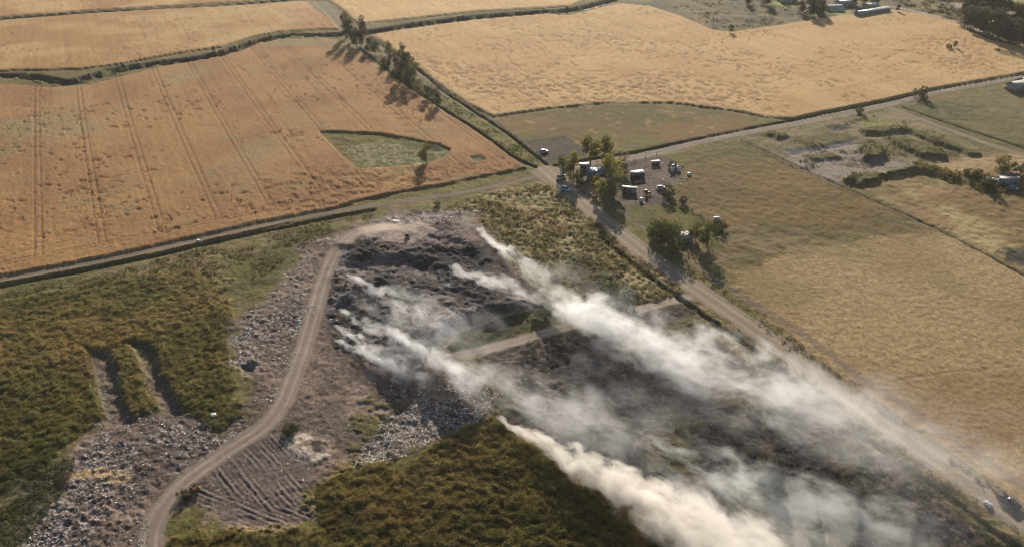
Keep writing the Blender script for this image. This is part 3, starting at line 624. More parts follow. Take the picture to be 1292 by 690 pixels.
for a in [
 ('bush', 1161,124,4,'dark bush on the ditch beside the east road', 'bush'),
 ('bush', 1084,143,2.4,'small bush at the east road verge above the dug over land', 'bush'),
 ('round', 922,43,4,'single small tree at the left corner of the pale field below the paddock', 'tree'),
 ('belt', 944,6,7,'left of the two trees in the paddock at the top edge', 'tree'),
 ('belt', 966,7,9,'right and larger of the two trees in the paddock at the top edge', 'tree'),
 ('belt', 1010,17,7,'left tree of the dark clump beside the pale domed greenhouse', 'tree'),
 ('belt', 1022,21,10,'large dark tree of the clump beside the pale domed greenhouse', 'tree'),
 ('belt', 1034,20,9,'right tree of the dark clump beside the pale domed greenhouse', 'tree'),
 ('belt', 1028,12,9,'back tree of the dark clump beside the pale domed greenhouse', 'tree'),
 ('belt', 1078,7,9,'dark tree behind the left half of the long shed', 'tree'),
 ('belt', 1090,5,10,'dark tree behind the middle of the long shed', 'tree'),
 ('belt', 1103,7,9,'dark tree behind the right half of the long shed', 'tree'),
 ('round', 1132,16,3.6,'dark shrub at the right end of the long shed', 'bush'),
 ('green', 1262,222,6.5,'tall green tree behind the ruined homestead at the right edge', 'tree'),
 ('round', 1279,220,4,'low dark tree behind the ruined homestead', 'tree'),
 ('round', 1288,222,4,'dark tree at the far right of the ruined homestead', 'tree'),
 ('green', 1293,236,6,'green tree cut by the right frame edge at the ruined homestead', 'tree'),
 ('bush', 1235,230,3,'yellow green bush left of the ruined homestead', 'bush'),
 ('bush', 1222,226,2.8,'dark bush in the hedge running to the ruined homestead', 'bush'),
 ('bush', 1246,240,3,'dark bush below the broken white roof at the ruined homestead', 'bush'),
 ('round', 1204,62,3.2,'dark fallen scrub standing alone in the pale field', 'bush'),
 ('bush', 1197,62.5,2,'low left tip of the lone scrub in the pale field', 'bush'),
 ('bush', 843,250,3.4,'dark bush at the yard fence above the lawn', 'bush'),
 ('bush', 862,258,2,'small bush on the yard fence right of the dark bush', 'bush'),
 ('bush', 848,213,2.2,'bush beside the white items at the top right of the yard', 'bush'),
 ('bush', 769,378,3.6,'dark bush beside the smoke near the cross track', 'bush'),
 ('bush', 795,388,3.8,'dark bush at the end of the cross track by the main road', 'bush'),
 ('bush', 364,545,1.7,'dark green bush above the pale sand heap on the dump', 'bush'),
 ('bush', 372,541,1.3,'small bush right of the dark green one above the sand heap', 'bush'),
 ('bush', 232,628,1.6,'dark bush beside the bend of the dump track', 'bush'),
 ('bush', 246,620,1.4,'smaller bush by the orange sheet near the bend of the dump track', 'bush'),
 ('round', 270,66,2.6,'small tree on the near bank of the stream, left of the fence line', 'bush'),
 ('bush', 552,260,1.4,'dark bush on the top rim of the dump mound', 'bush')]:
    tree(a[0], a[1], a[2], a[3], a[4], a[5])
tree('round', 706, 16, 3.5, 'left small tree in the row on the stream far bank', 'tree', 'small trees on the far stream bank')
tree('round', 716, 14, 3.8, 'middle small tree in the row on the stream far bank', 'tree', 'small trees on the far stream bank')
tree('round', 728, 12, 4.2, 'right small tree in the row on the stream far bank', 'tree', 'small trees on the far stream bank')

# ------------------------------------------------------------------ scrub leaves, stream reeds, tufts (uncountable)
def inpoly(px, py, P):
    return sdf_poly(px, py, np.array(P, float)) > 0
def scatter(P, n_, r=rng):
    P_ = np.array(P, float); x0, y0 = P_.min(0); x1, y1 = P_.max(0)
    x0, x1, y0, y1 = max(x0, -60), min(x1, 1350), max(y0, -5), min(y1, 730)
    px = r.uniform(x0, x1, n_*4); py = r.uniform(y0, y1, n_*4); k = inpoly(px, py, P); return px[k][:n_], py[k][:n_]
KM = {id(SHRUBL): mL*(1-mD_*.9), id(SHRUBB): mS, id(MEADOW): mM, id(BURNT): mBn}
def tufts(name, P, n_, per, rad, size, c_lo, c_hi, label, keep=None, lift=.35, seed=3, tint=True):
    r = np.random.default_rng(seed); px, py = scatter(P, n_, r)
    o_ = ~(inpoly(px, py, PIT1) | inpoly(px, py, PIT2)); px, py = px[o_], py[o_]; k = at_pixels(px, py)
    x, y, zz = PX[k], PY[k], PZ[k]
    dens = fbm(x*.16, y*.16, seed % 5, 3)
    ok = dens > (.44 if keep is None else keep)
    if id(P) in KM: ok &= KM[id(P)][k] > .35
    k, x, y, zz = k[ok], x[ok], y[ok], zz[ok]; m_ = len(k)
    w = sst(.38, .62, fbm(x*.035+7, y*.035, 6, 4))[:, None]
    base = np.asarray(c_lo)*(1-w)+np.asarray(c_hi)*w; yl = sst(.5, .66, fbm(x*.09, y*.09, 2, 4))[:, None]; base = base*(1-yl*.5)+np.array([.30, .27, .075])*yl*.5; gp_ = sst(.55, .7, fbm(x*.13+9, y*.13, 6, 3))[:, None]; base = base*(1-gp_*.5)+np.array([.075, .10, .035])*gp_*.5
    base = base*(.5+1.3*r.random((m_, 1))**1.5)
    base = base*.45+ALB[k]*.62 if tint else base
    rr = rad*(.5+r.random(m_))
    d = r.normal(size=(m_, per, 3)); d /= np.linalg.norm(d, axis=2)[..., None]; d[..., 2] = np.abs(d[..., 2])
    cen = np.stack([x, y, zz], 1)[:, None]+d*rr[:, None, None]*np.array([1, 1, .8])+np.array([0, 0, lift*.3])
    cols = np.repeat(base, per, axis=0)*(.8+.4*r.random((m_*per, 1)))
    a = Acc(); a.add(*leaf_quads(cen.reshape(-1, 3), size, cols, r)); o = a.build(name, LEAFG); tag(o, label, 'ground cover', None, 'stuff'); return o
OL, WR = (.22, .195, .065), (.35, .25, .095)
tufts('scrub', SHRUBL, 60000, 5, .24, .21, OL, WR, 'rust and olive scrub covering the slope left of the dump', seed=21, keep=.1)
tufts('scrub', SHRUBB, 52000, 5, .27, .22, OL, (.20, .14, .04), 'olive and golden scrub below the dump at the bottom of the photo', seed=22, keep=.1)
tufts('scrub', GREENL, 3000, 8, .4, .32, (.06, .085, .022), (.12, .12, .04), 'green weeds growing through litter at the lower left', seed=23, keep=.48)
tufts('scrub', BURNT, 5000, 8, .5, .38, (.06, .06, .022), (.15, .11, .04), 'patchy singed scrub left standing on the burnt land', seed=24, keep=.56)
tufts('scrub', ROADSIDE, 4200, 7, .4, .34, (.075, .075, .025), (.2, .14, .045), 'rough weeds along the verge of the main road', seed=25, keep=.5)
tufts('grass', MEADOW, 7000, 6, .4, .36, (.15, .13, .05), (.30, .24, .12), 'tussocky dry grass between the dump and the main road', seed=26, keep=.46)
tufts('grass', [(0,372),(130,342),(300,302),(400,280),(470,266),(470,280),(390,305),(330,350),(290,350),(200,345),(0,384)], 3500, 6, .35, .34, (.11, .11, .035), (.22, .17, .08), 'rough grass beside the west track above the scrub', seed=27, keep=.46)
SB = [(x, y+d) for (x, y), d in zip(STREAM[::3], [-3]*99)]+[(x, y+3) for x, y in STREAM[::-3]]
tufts('reeds', [(x, y-4) for x, y in STREAM[4::3]]+[(x, y+4) for x, y in STREAM[:4:-3]], 2600, 6, .6, .6, (.09, .085, .025), (.22, .17, .04), 'olive reeds and weeds in the stream bed', seed=28, keep=.5)
tufts('weeds', [(470,55),(520,88),(560,120),(605,150),(660,186),(690,212),(668,212),(600,164),(557,138),(515,111),(480,86)], 1800, 6, .5, .45, (.07, .09, .028), (.16, .14, .06), 'green weeds on the fence line strip', seed=29, keep=.48)
tufts('weeds', [(905,350),(960,395),(1050,465),(1150,540),(1292,640),(1300,652),(1250,620),(1150,550),(1050,478),(950,405),(900,365),(860,330)], 2500, 7, .45, .36, (.07, .075, .024), (.17, .13, .05), 'weeds on the far side ditch of the main road', seed=30, keep=.42)
tufts('weeds', [(960,168),(1060,152),(1125,142),(1230,190),(1150,212),(1070,232),(1000,206)], 4000, 6, .5, .4, (.06, .075, .022), (.12, .11, .035), 'weeds on the humps of the dug over land', seed=31, keep=.60)
tufts('weeds', [(1150,205),(1180,210),(1225,222),(1292,222),(1292,240),(1250,245),(1200,232),(1160,216)], 900, 7, .7, .55, (.045, .055, .022), (.11, .10, .035), 'dark weeds and hedge around the ruined homestead', seed=32, keep=.42)

tufts('weeds', [(1125,0),(1150,10),(1205,26),(1225,12),(1250,-4),(1150,-5)], 500, 8, 1.2, 1.2, (.06, .06, .028), (.12, .10, .05), 'scrubby land between the far track and the tree belt', seed=33, keep=.46)
tufts('weeds', [(835,0),(865,20),(900,36),(930,38),(1060,18),(1020,-4),(840,-5)], 1500, 6, .6, .6, (.07, .065, .032), (.15, .12, .06), 'tufts on the brown paddock at the top edge', seed=34, keep=.52)

# ------------------------------------------------------------------ litter (uncountable)
LIT = bpy.data.materials.new('mixed_litter'); n, l = nodes(LIT); b = n['Principled BSDF']; at = n.new('ShaderNodeAttribute'); at.attribute_name = 'tone'; l.new(at.outputs['Color'], b.inputs['Base Color']); b.inputs['Roughness'].default_value = .6
def litter(name, P, n_, smin, smax, label, keep=.45, seed=5, flat=.35, white=.5, sc=.2):
    r = np.random.default_rng(seed); px, py = scatter(P, n_, r); k = at_pixels(px, py); x, y, zz = PX[k], PY[k], PZ[k]
    ok = fbm(x*sc, y*sc, seed % 5, 4)+1.0*(fbm(x*.075, y*.075, 3, 3)-.5) > keep+.07-.12*(r.random(len(x))); x, y, zz = x[ok], y[ok], zz[ok]; m_ = len(x)
    s = (smin+(smax-smin)*r.random(m_)**6)*.52
    pal = np.array([(.78, .73, .67), (.56, .52, .48), (.34, .30, .26), (.22, .175, .14), (.05, .04, .036), (.15, .115, .09), (.20, .30, .42), (.45, .30, .18), (.40, .12, .09), (.62, .58, .48)])
    w_ = np.array([white*.34, white*.24, .20, .28, .12, .20, .014, .03, .01, .04]); w_ /= w_.sum(); cc = pal[r.choice(len(pal), m_, p=w_)]
    cube = np.array([(-1,-1,-1),(1,-1,-1),(1,1,-1),(-1,1,-1),(-1,-1,1),(1,-1,1),(1,1,1),(-1,1,1)], float)*.5
    P_ = cube[None]*(.55+.9*r.random((m_, 8, 3)))*np.stack([s, s*(.3+.6*r.random(m_)), s*flat*(.3+r.random(m_))], 1)[:, None]
    a = r.random(m_)*2*PI; t = r.normal(size=m_)*.4; ca, sa, ct, st = np.cos(a), np.sin(a), np.cos(t), np.sin(t)
    X_, Y_, Z_ = P_[..., 0], P_[..., 1], P_[..., 2]
    X1 = X_*ct[:, None]+Z_*st[:, None]; Z1 = -X_*st[:, None]+Z_*ct[:, None]
    Vv = np.stack([X1*ca[:, None]-Y_*sa[:, None]+x[:, None], X1*sa[:, None]+Y_*ca[:, None]+y[:, None], Z1+zz[:, None]+.05], -1).reshape(-1, 3)
    f = np.array([(0,3,2,1),(4,5,6,7),(0,1,5,4),(1,2,6,5),(2,3,7,6),(3,0,4,7)]); Q = (f[None]+np.arange(m_)[:, None, None]*8).reshape(-1, 4)
    A = Acc(); A.add(Vv, Q, np.repeat(cc, 8, axis=0)); o = A.build(name, LIT); tag(o, label, 'litter', None, 'stuff')
litter('litter', [(-60,600),(60,575),(125,530),(230,505),(285,545),(230,590),(190,640),(180,720),(-60,740)], 17000, .12, .75, 'white and grey household litter strewn left of the dump track', .50, 41)
litter('litter', [(286,430),(305,400),(335,370),(375,325),(410,298),(440,290),(405,370),(385,430),(345,510),(312,525),(296,480)], 9500, .12, .7, 'grey and white litter on the slope above the dump track', .48, 42)
litter('litter', [(380,420),(420,400),(560,440),(640,500),(620,530),(500,585),(400,610),(330,600),(350,540),(375,490)], 3000, .12, .7, 'scattered litter on the bare ground right of the dump track', .52, 43)
litter('litter', [(470,550),(500,505),(560,485),(635,500),(600,535),(510,575),(440,600),(450,580)], 14000, .12, .65, 'dense grey litter bank along the lower edge of the dump', .42, 44, white=.7)
litter('litter', [(412,350),(440,290),(500,268),(590,262),(640,320),(684,380),(600,406),(560,436),(520,470),(425,440)], 5000, .15, .7, 'charred litter over the dump mound', .52, 45, white=.18)
litter('litter', [(445,286),(500,268),(585,261),(603,280),(560,283),(500,277),(450,290)], 1500, .2, .9, 'pale litter along the top rim of the dump mound', .42, 46, white=.6)
litter('litter', [(240,560),(360,540),(400,600),(400,660),(260,670),(215,640)], 900, .12, .5, 'sparse litter on the dozed ground inside the track bend', .52, 47, white=.5)
litter('litter', [(110,440),(220,430),(275,545),(120,560)], 1200, .15, .7, 'litter spilling down the two dozed cuts in the scrub', .52, 48, white=.6)
litter('litter', [(1245,228),(1285,225),(1292,245),(1250,242)], 250, .4, 1.6, 'scrap and rubble around the ruined homestead', .3, 49, white=.3)
litter('litter', [(790,210),(850,200),(868,225),(850,262),(800,262)], 120, .3, 1.2, 'odds and ends lying in the farm yard', .45, 50, white=.4)

# ------------------------------------------------------------------ buildings
WALL = flat_mat('weathered_wall', (.34, .31, .27), .9, .25, 1.2); WALLG = flat_mat('grey_block_wall', (.22, .21, .20), .9, .25, 1.2)
RBLUE = flat_mat('blue_grey_metal_roof', (.22, .27, .33), .45, .35, .8, .3); RWHITE = flat_mat('white_metal_roof', (.44, .42, .40), .7, .25, .8)
RGREY = flat_mat('grey_metal_roof', (.24, .24, .25), .6, .3, .8, .2); RRUST = flat_mat('rusty_roof', (.25, .16, .12), .8, .4, 1.)
RPALE = flat_mat('pale_green_sheeting', (.36, .38, .34), .5, .12, .8); WOOD = flat_mat('old_wood', (.16, .12, .09), .9, .3, 3.); GLASS = flat_mat('dark_glass', (.03, .035, .04), .1, .1, 1., 0, .6)
DOORM = flat_mat('painted_door', (.16, .10, .07), .6, .2, 2.); TYRE = flat_mat('tyre_rubber', (.03, .03, .03), .9, .1, 4.)
def gable(acc, w, d, z0, rise, ov=.35, th=.12):
    """corrugated double-pitch roof, ridge along x"""
    x = w/2+ov; y = d/2+ov; z1 = z0-rise*ov/(d/2)
    for s in (-1, 1):
        V0 = [(-x, s*y, z1), (x, s*y, z1), (x, 0, z0+rise), (-x, 0, z0+rise)]; V1 = [(a, b_, c+th) for a, b_, c in V0]
        acc.add(V0+V1, [(0,1,2,3),(4,7,6,5),(0,4,5,1),(1,5,6,2),(2,6,7,3),(3,7,4,0)])
    nrib = int(w/.6)
    for i in range(nrib+1):
        xx = -x+.1+i*(2*x-.2)/nrib
        for s in (-1, 1):
            V0 = [(xx-.04, s*y, z1+th), (xx+.04, s*y, z1+th), (xx+.04, 0, z0+rise+th), (xx-.04, 0, z0+rise+th)]; V1 = [(a, b_, c+.05) for a, b_, c in V0]
            acc.add(V0+V1, [(0,1,2,3),(4,7,6,5),(0,4,5,1),(1,5,6,2),(2,6,7,3),(3,7,4,0)])
def mono(acc, w, d, zf, zb, ov=.3, th=.1):
    x = w/2+ov; y = d/2+ov; V0 = [(-x, -y, zf), (x, -y, zf), (x, y, zb), (-x, y, zb)]; V1 = [(a, b_, c+th) for a, b_, c in V0]
    F_ = [(0,3,2,1),(4,5,6,7),(0,1,5,4),(1,2,6,5),(2,3,7,6),(3,0,4,7)]; acc.add(V0+V1, F_)
    for i in range(int(w/.6)+1):
        xx = -x+.1+i*(2*x-.2)/int(w/.6+1); V0 = [(xx-.04, -y, zf+th), (xx+.04, -y, zf+th), (xx+.04, y, zb+th), (xx-.04, y, zb+th)]; acc.add(V0+[(a, b_, c+.05) for a, b_, c in V0], F_)
def house(name, px, py, w, d, h, rise, rz, roofm, wallm, label, cat='house', nwin=2, roof='gable', open_=False, chim=False, group=None):
    root = empty(name, spot(px, py, .15), rz); tag(root, label, cat, group)
    a = Acc()
    if open_:
        box(a, (0, d/2-.08, h/2), (w, .15, h)); box(a, (-w/2+.08, .0, h/2), (.15, d-.32, h)); box(a, (w/2-.08, 0, h/2), (.15, d-.32, h)); a.build('wall', wallm, root)
        for i in range(4):
            p_ = Acc(); box(p_, (-w/2+.3+i*(w-.6)/3, -d/2+.15, h/2), (.16, .16, h)); p_.build('post', WOOD, root)
    else:
        box(a, (0, 0, h/2), (w, d, h))
        if roof == 'gable':
            for s in (-1, 1):
                x = s*(w/2-.1); a.add([(x-.1, -d/2, h), (x+.1, -d/2, h), (x+.1, d/2, h), (x-.1, d/2, h), (x-.1, 0, h+rise), (x+.1, 0, h+rise), (x+.1, 0, h+rise), (x-.1, 0, h+rise)], [(0,1,5,4),(1,2,6,5),(2,3,7,6),(3,0,4,7)])
        a.build('wall', wallm, root)
        dd = Acc(); box(dd, (w*.08, -d/2-.03, 1.05), (.95, .08, 2.1)); dr = dd.build('door', DOORM, root); hh = Acc(); box(hh, (w*.08+.35, -d/2-.09, 1.05), (.05, .06, .14)); hh.build('handle', RGREY, dr)
        for i in range(nwin):
            for s, yy in ((-1, -d/2-.03),):
                xx = -w*.32+i*(w*.64/max(1, nwin-1)) if nwin > 1 else -w*.28
                if abs(xx-w*.08) < .9: xx += 1.2
                f = Acc(); box(f, (xx, yy, 1.5), (1.1, .08, 1.0)); fo = f.build('window', RWHITE, root); g = Acc(); box(g, (xx, yy-.045, 1.5), (.92, .03, .82)); g.build('pane', GLASS, fo)
    r_ = Acc()
    if roof == 'gable': gable(r_, w, d, h, rise)
    else: mono(r_, w, d, h+.05, h+.05+rise)
    ro = r_.build('roof', roofm, root)
    if chim: c = Acc(); box(c, (w*.25, .4, h+rise*.9), (.5, .5, 1.3)); c.build('chimney', WALL, ro)
    return root
RZ = AZ
house('farmhouse', 752, 223, 6.6, 5.6, 2.4, 1.2, RZ-.5, RBLUE, WALL, 'farmhouse with a blue grey metal roof among trees at the crossroads', chim=True, nwin=3)
house('outbuilding', 737, 214, 3., 1.8, 1.9, .4, RZ-.4, RGREY, WALLG, 'small grey outbuilding at the left end of the farmhouse', 'shed', 1, 'mono')
house('outbuilding', 763, 234, 4.4, 1.4, 2.0, .3, RZ-.65, RWHITE, WALLG, 'low white roofed lean-to in front of the farmhouse', 'shed', 1, 'mono')
house('outbuilding', 770, 238, 3.2, 1.1, 1.7, .2, RZ-.3, RPALE, WALLG, 'narrow pale sheeted store below the white roofed lean-to', 'shed', 1, 'mono')
house('cattle_shed', 804, 224, 4.6, 2.6, 1.9, .3, RZ-.15, RGREY, WOOD, 'open fronted cattle shed with patchy grey roof in the yard', 'shed', 0, 'mono', True)
house('white_shed', 794, 243, 4.8, 1.2, 1.9, .15, -.30, RWHITE, WALLG, 'long narrow white roofed shed in the yard below the cattle shed', 'shed', 1, 'mono')
house('field_shelter', 827, 208, 2.8, 1.3, 1.3, .2, RZ-.2, RWHITE, WOOD, 'small white topped shelter near the top of the yard', 'shelter', 0, 'mono', True)
house('hut', 864, 304, 3.8, 3.6, 1.9, .4, RZ-.3, RWHITE, WALL, 'small hut with a bright white roof among the grove beside the road', 'hut', 1, 'mono')
house('shack', 1250, 234, 3.2, 1.6, 2.0, .4, -.5, RWHITE, WALLG, 'ruined shack with a broken white roof at the right homestead', 'shack', 1, 'mono')
house('shack', 1270, 234, 6., 3.4, 2.3, 1., -.1, RGREY, WALLG, 'grey roofed shack in the middle of the ruined homestead', 'shack', 2)
house('shack', 1272, 227, 5.5, 3., 2.2, .8, .1, RRUST, WALLG, 'rust roofed shack behind the grey roofed one at the right homestead', 'shack', 2)
house('long_shed', 1100, 18, 28, 5, 2.2, 1.0, RZ+.10, RPALE, WALLG, 'long pale green roofed shed above the pale field at the top edge', 'shed', 6)
house('house', 1065, 8, 11, 8, 2.8, 1.6, RZ, RGREY, WALL, 'grey roofed house behind the domed greenhouse at the top edge', 'house', 2)
house('house', 1098, 12, 9, 6, 2.8, 1.5, RZ+.1, RWHITE, WALL, 'small white roofed house just behind the long shed', 'house', 2)
house('house', 995, 3, 9, 7, 2.8, 1.5, RZ, RRUST, WALL, 'brown roofed house on the bright lawn at the top edge', 'house', 2)
house('house', 985, -1, 6, 5, 2.6, 1.2, RZ, RWHITE, WALL, 'white roofed cottage left of the brown roofed house at the top edge', 'house', 2)
house('house', 1281, 113, 8, 6, 2.8, 1.4, RZ, RWHITE, WALL, 'pale roofed house beside the east road at the right edge', 'house', 2)
house('house', 1292, 108, 8, 6, 2.8, 1.4, RZ+.2, RGREY, WALLG, 'grey roofed house cut by the right edge beside the east road', 'house', 2)
# domed greenhouse
def greenhouse(px, py, L, r, label):
    root = empty('greenhouse', spot(px, py, .1), RZ-.25); tag(root, label, 'greenhouse'); a = Acc(); n_ = 12
    Vv = []; 
    for i in range(2):
        for k in range(n_+1):
            t = PI*k/n_; Vv.append((-L/2+i*L, -math.cos(t)*r, math.sin(t)*r*.8))
    a.add(Vv, [(k, k+1, n_+2+k, n_+1+k) for k in range(n_)]); a.build('cover', RPALE, root, True)
    for i in range(2):
        e = Acc(); x = -L/2+i*L
        e.add([(x, 0, .0)]+[(x, -math.cos(PI*k/n_)*r*.99, math.sin(PI*k/n_)*r*.79) for k in range(n_+1)], [(0, k+1, k+2, 0) if 0 else (0, k+1, k+2, min(k+3, n_+1)) for k in range(0, n_-1, 2)]); e.build('end_wall', RPALE, root)
    d = Acc(); box(d, (L/2+.05, 0, 1.), (.08, 1.2, 2.)); d.build('door', WOOD, root)
greenhouse(1052, 13, 10, 4.2, 'pale domed greenhouse left of the long shed at the top edge')

# ------------------------------------------------------------------ vehicles
def vehicle(name, px, py, rz, L, W_, paint, label, cat, kind='car', up=.0):
    root = empty(name, spot(px, py, -.05+up), rz); tag(root, label, cat); s = L/4.4
    b_ = Acc(); Hh = .62*s
    prof = [(-2.2,.35),(-2.2,.85),(-2.05,.98),(2.0,.98) if kind == 'pickup' else (1.15,1.0),(2.12,.9) if kind == 'pickup' else (2.05,.88),(2.2,.6),(2.2,.35)]
    V0 = [(x*s, -W_/2, zz*s) for x, zz in prof]+[(x*s, W_/2, zz*s) for x, zz in prof]; k = len(prof)
    Q = [(i, (i+1) % k, k+(i+1) % k, k+i) for i in range(k)]; b_.add(V0, Q)
    for sd in (0, k): b_.add([V0[sd+i] for i in range(k)]+[V0[sd]], [(0,1,2,3),(0,3,4,5),(0,5,6,6)] if 0 else [(0,1,2,3),(0,3,4,5),(5,6,7,0)])
    bo = b_.build('body', paint, root)
    c = Acc(); x0, x1, x2, x3 = ((-.55, -.35, .75, 1.25) if kind == 'pickup' else (-2.0, -1.65, .45, 1.1)); w2 = W_*.46; w3 = W_*.38; z0, z1 = .96*s, 1.48*s
    Vv = [(x0*s,-w2,z0),(x3*s,-w2,z0),(x3*s,w2,z0),(x0*s,w2,z0),(x1*s,-w3,z1),(x2*s,-w3,z1),(x2*s,w3,z1),(x1*s,w3,z1)]
    c.add(Vv, [(0,1,5,4),(1,2,6,5),(2,3,7,6),(3,0,4,7)]); c.build('window', GLASS, root)
    r_ = Acc(); box(r_, ((x1+x2)/2*s, 0, z1+.03), ((x2-x1)*s+.05, w3*2+.05, .06)); r_.build('roof', paint, root)
    if kind == 'pickup':
        t = Acc(); box(t, (-1.4*s, 0, 1.0*s), (1.45*s, W_*.8, .02)); box(t, (-1.4*s, -W_*.46, 1.12*s), (1.5*s, .06, .22)); box(t, (-1.4*s, W_*.46, 1.12*s), (1.5*s, .06, .22)); t.build('cargo_bed', TYRE, root)
    for x in (-1.35, 1.35):
        for y in (-1, 1):
            w_ = Acc(); tube(w_, (x*s, y*(W_/2-.16), .34*s), (x*s, y*(W_/2+.02), .34*s), .34*s, .34*s, 14); hb = Acc(); tube(hb, (x*s, y*(W_/2-.1), .34*s), (x*s, y*(W_/2+.03), .34*s), .2*s, .18*s, 10)
            wo = w_.build('wheel', TYRE, root); hb.build('rim', RGREY, wo)
    for y in (-1, 1):
        hl = Acc(); box(hl, (2.2*s, y*W_*.36, .68*s), (.05, .3, .14)); hl.build('headlight', RWHITE, root)
    return root
PG = flat_mat('dark_grey_paint', (.045, .05, .055), .3, .1, 1, .2, .5); PW = flat_mat('white_paint', (.55, .55, .54), .45, .05, 1); PR = flat_mat('faded_red_paint', (.26, .07, .05), .5, .2, 1); PB = flat_mat('pale_blue_paint', (.30, .38, .46), .4, .1, 1)
ds = gp([(1240, 622), (1292, 658)]); rds = math.atan2(ds[1][1]-ds[0][1], ds[1][0]-ds[0][0])
vehicle('pickup_truck', 1272, 635, rds, 4.3, 1.7, PG, 'dark grey pickup on the main road at the lower right, long shadow', 'pickup', 'pickup', .1)
vehicle('parked_car', 708, 225, .9, 4.0, 1.6, PW, 'white car parked in tree shade at the crossroads', 'car')
vehicle('parked_car', 714, 241, -.6, 4.2, 1.65, PB, 'pale blue car on the verge left of the main road near the farmhouse', 'car')
vehicle('parked_car', 686, 193, .5, 3.8, 1.6, PW, 'white car standing in the dark ploughed plot', 'car')
vehicle('parked_car', 850, 212, .4, 3.6, 1.5, PW, 'white car at the top right of the farm yard', 'car')
vehicle('parked_car', 834, 239, .1, 3.4, 1.5, PW, 'white car in the middle of the yard above the lawn', 'car')
vehicle('parked_car', 835, 301, .4, 3.6, 1.5, PB, 'pale blue car in the shade of the grove left of the white hut', 'car')
vehicle('parked_car', 1277, 240, -.3, 3.8, 1.6, PB, 'blue grey car in front of the ruined homestead', 'car')
def tractor(px, py, rz, paint, label, blade=False, s=1.):
    root = empty('tractor', spot(px, py, .0), rz); root.scale = (s, s, s); tag(root, label, 'tractor')
    b_ = Acc(); box(b_, (.9, 0, 1.0), (1.7, .7, .6)); box(b_, (-.3, 0, .8), (1.2, .8, .4)); b_.build('body', paint, root)
    c = Acc(); box(c, (-.45, 0, 1.7), (1.1, 1.1, 1.0)); co = c.build('cab', GLASS, root); r_ = Acc(); box(r_, (-.45, 0, 2.26), (1.35, 1.3, .1)); r_.build('roof', paint, co)
    for x, rr in ((-.6, .75), (1.35, .45)):
        for y in (-1, 1):
            w_ = Acc(); tube(w_, (x, y*.55, rr), (x, y*.92, rr), rr, rr, 16); wo = w_.build('wheel', TYRE, root); h_ = Acc(); tube(h_, (x, y*.6, rr), (x, y*.94, rr), rr*.5, rr*.45, 10); h_.build('rim', paint, wo)
    e = Acc(); tube(e, (1.2, .2, 1.2), (1.2, .2, 2.1), .05, .05); e.build('exhaust', TYRE, root)
    if blade: g = Acc(); box(g, (2.25, 0, .5), (.15, 2.0, .8)); box(g, (1.8, .5, .55), (.9, .1, .1)); box(g, (1.8, -.5, .55), (.9, .1, .1)); g.build('blade', RRUST, root)
PYL = flat_mat('dusty_machine_paint', (.10, .085, .06), .6, .2, 1)
tractor(514, 301, -1.2, PYL, 'small dark machine with a blade on the pale top of the dump mound', True, .55)
tractor(816, 246, .3, PR, 'red brown tractor in the farm yard right of the long white shed', False, .8)

# ------------------------------------------------------------------ odd items
MATT = flat_mat('pale_foam', (.70, .62, .60), .8, .1, 2)
def crate(name, px, py, s, rz, mat, label, cat):
    """bevelled block with a lid seam or quilting; a real thing lying on the land"""
    root = empty(name, spot(px, py, .0), rz); tag(root, label, cat); a = Acc(); w, d, h = s
    prof = [(-.5,-.42),(-.42,-.5),(.42,-.5),(.5,-.42),(.5,.42),(.42,.5),(-.42,.5),(-.5,.42)]
    Vv = [(x*w, y*d, 0) for x, y in prof]+[(x*w, y*d, h*.9) for x, y in prof]+[(x*w*.93, y*d*.93, h) for x, y in prof]
    Q = [(i, (i+1) % 8, 8+(i+1) % 8, 8+i) for i in range(8)]+[(8+i, 8+(i+1) % 8, 16+(i+1) % 8, 16+i) for i in range(8)]+[(16,17,18,19),(16,19,20,23),(20,21,22,23)]
    a.add(Vv, Q); a.build('body', mat, root); e = Acc()
    for i in (-1, 0, 1): box(e, (i*w*.28, 0, h+.01), (w*.03, d*.85, .03))
    e.build('strap', RGREY, root)
crate('mattress', 500, 279, (2.4, 1.2, .5), -.2, MATT, 'pale discarded mattress near the top rim of the dump mound', 'mattress')
crate('discarded_sheet', 248, 616, (1.6, .8, .15), .5, flat_mat('orange_plastic', (.55, .27, .08), .6, .1, 2), 'orange plastic sheet beside the dump track bend', 'sheet')
crate('water_tank', 904, 278, (2.0, 1.1, .9), .1, PW, 'white cattle trough in the grass right of the lawn', 'trough')
crate('water_tank', 869, 222, (1.3, 1.0, .9), .2, PW, 'small white tank in the grass right of the yard', 'tank')
crate('water_tank', 809, 254, (1.1, 1.1, 1.2), .2, PW, 'white drum like tank at the yard edge above the lawn', 'tank')
crate('bundle', 270, 526, (1.1, 1.0, .6), .3, MATT, 'pale round bundle beside the scrub above the dump track', 'bundle')
crate('white_bag', 1246, 637, (.9, 1.5, .6), .5, PW, 'white bag lying on the verge of the main road at the lower right', 'bag')
crate('white_bag', 250, 306, (.9, .9, .6), .5, PW, 'white bag beside the west track left of the middle', 'bag')
crate('white_bag', 600, 268, (1.6, .9, .4), -.5, MATT, 'pale block lying in the grass right of the mound rim', 'block')
def tank_round(px, py, r_, h, label):
    root = empty('water_tank', spot(px, py, 0), 0); tag(root, label, 'tank'); a = Acc(); tube(a, (0, 0, 0), (0, 0, h), r_, r_, 18); tube(a, (0, 0, h), (0, 0, h+.3), r_, .2, 18); a.build('body', PW, root, True)
    c = Acc(); tube(c, (0, 0, h+.28), (0, 0, h+.4), .22, .2, 10); c.build('lid', TYRE, root)
tank_round(848, 216, .8, 1.4, 'left white round tank beside the bush at the top right of the yard')
tank_round(856, 216, .7, 1.3, 'right white round tank beside the bush at the top right of the yard')
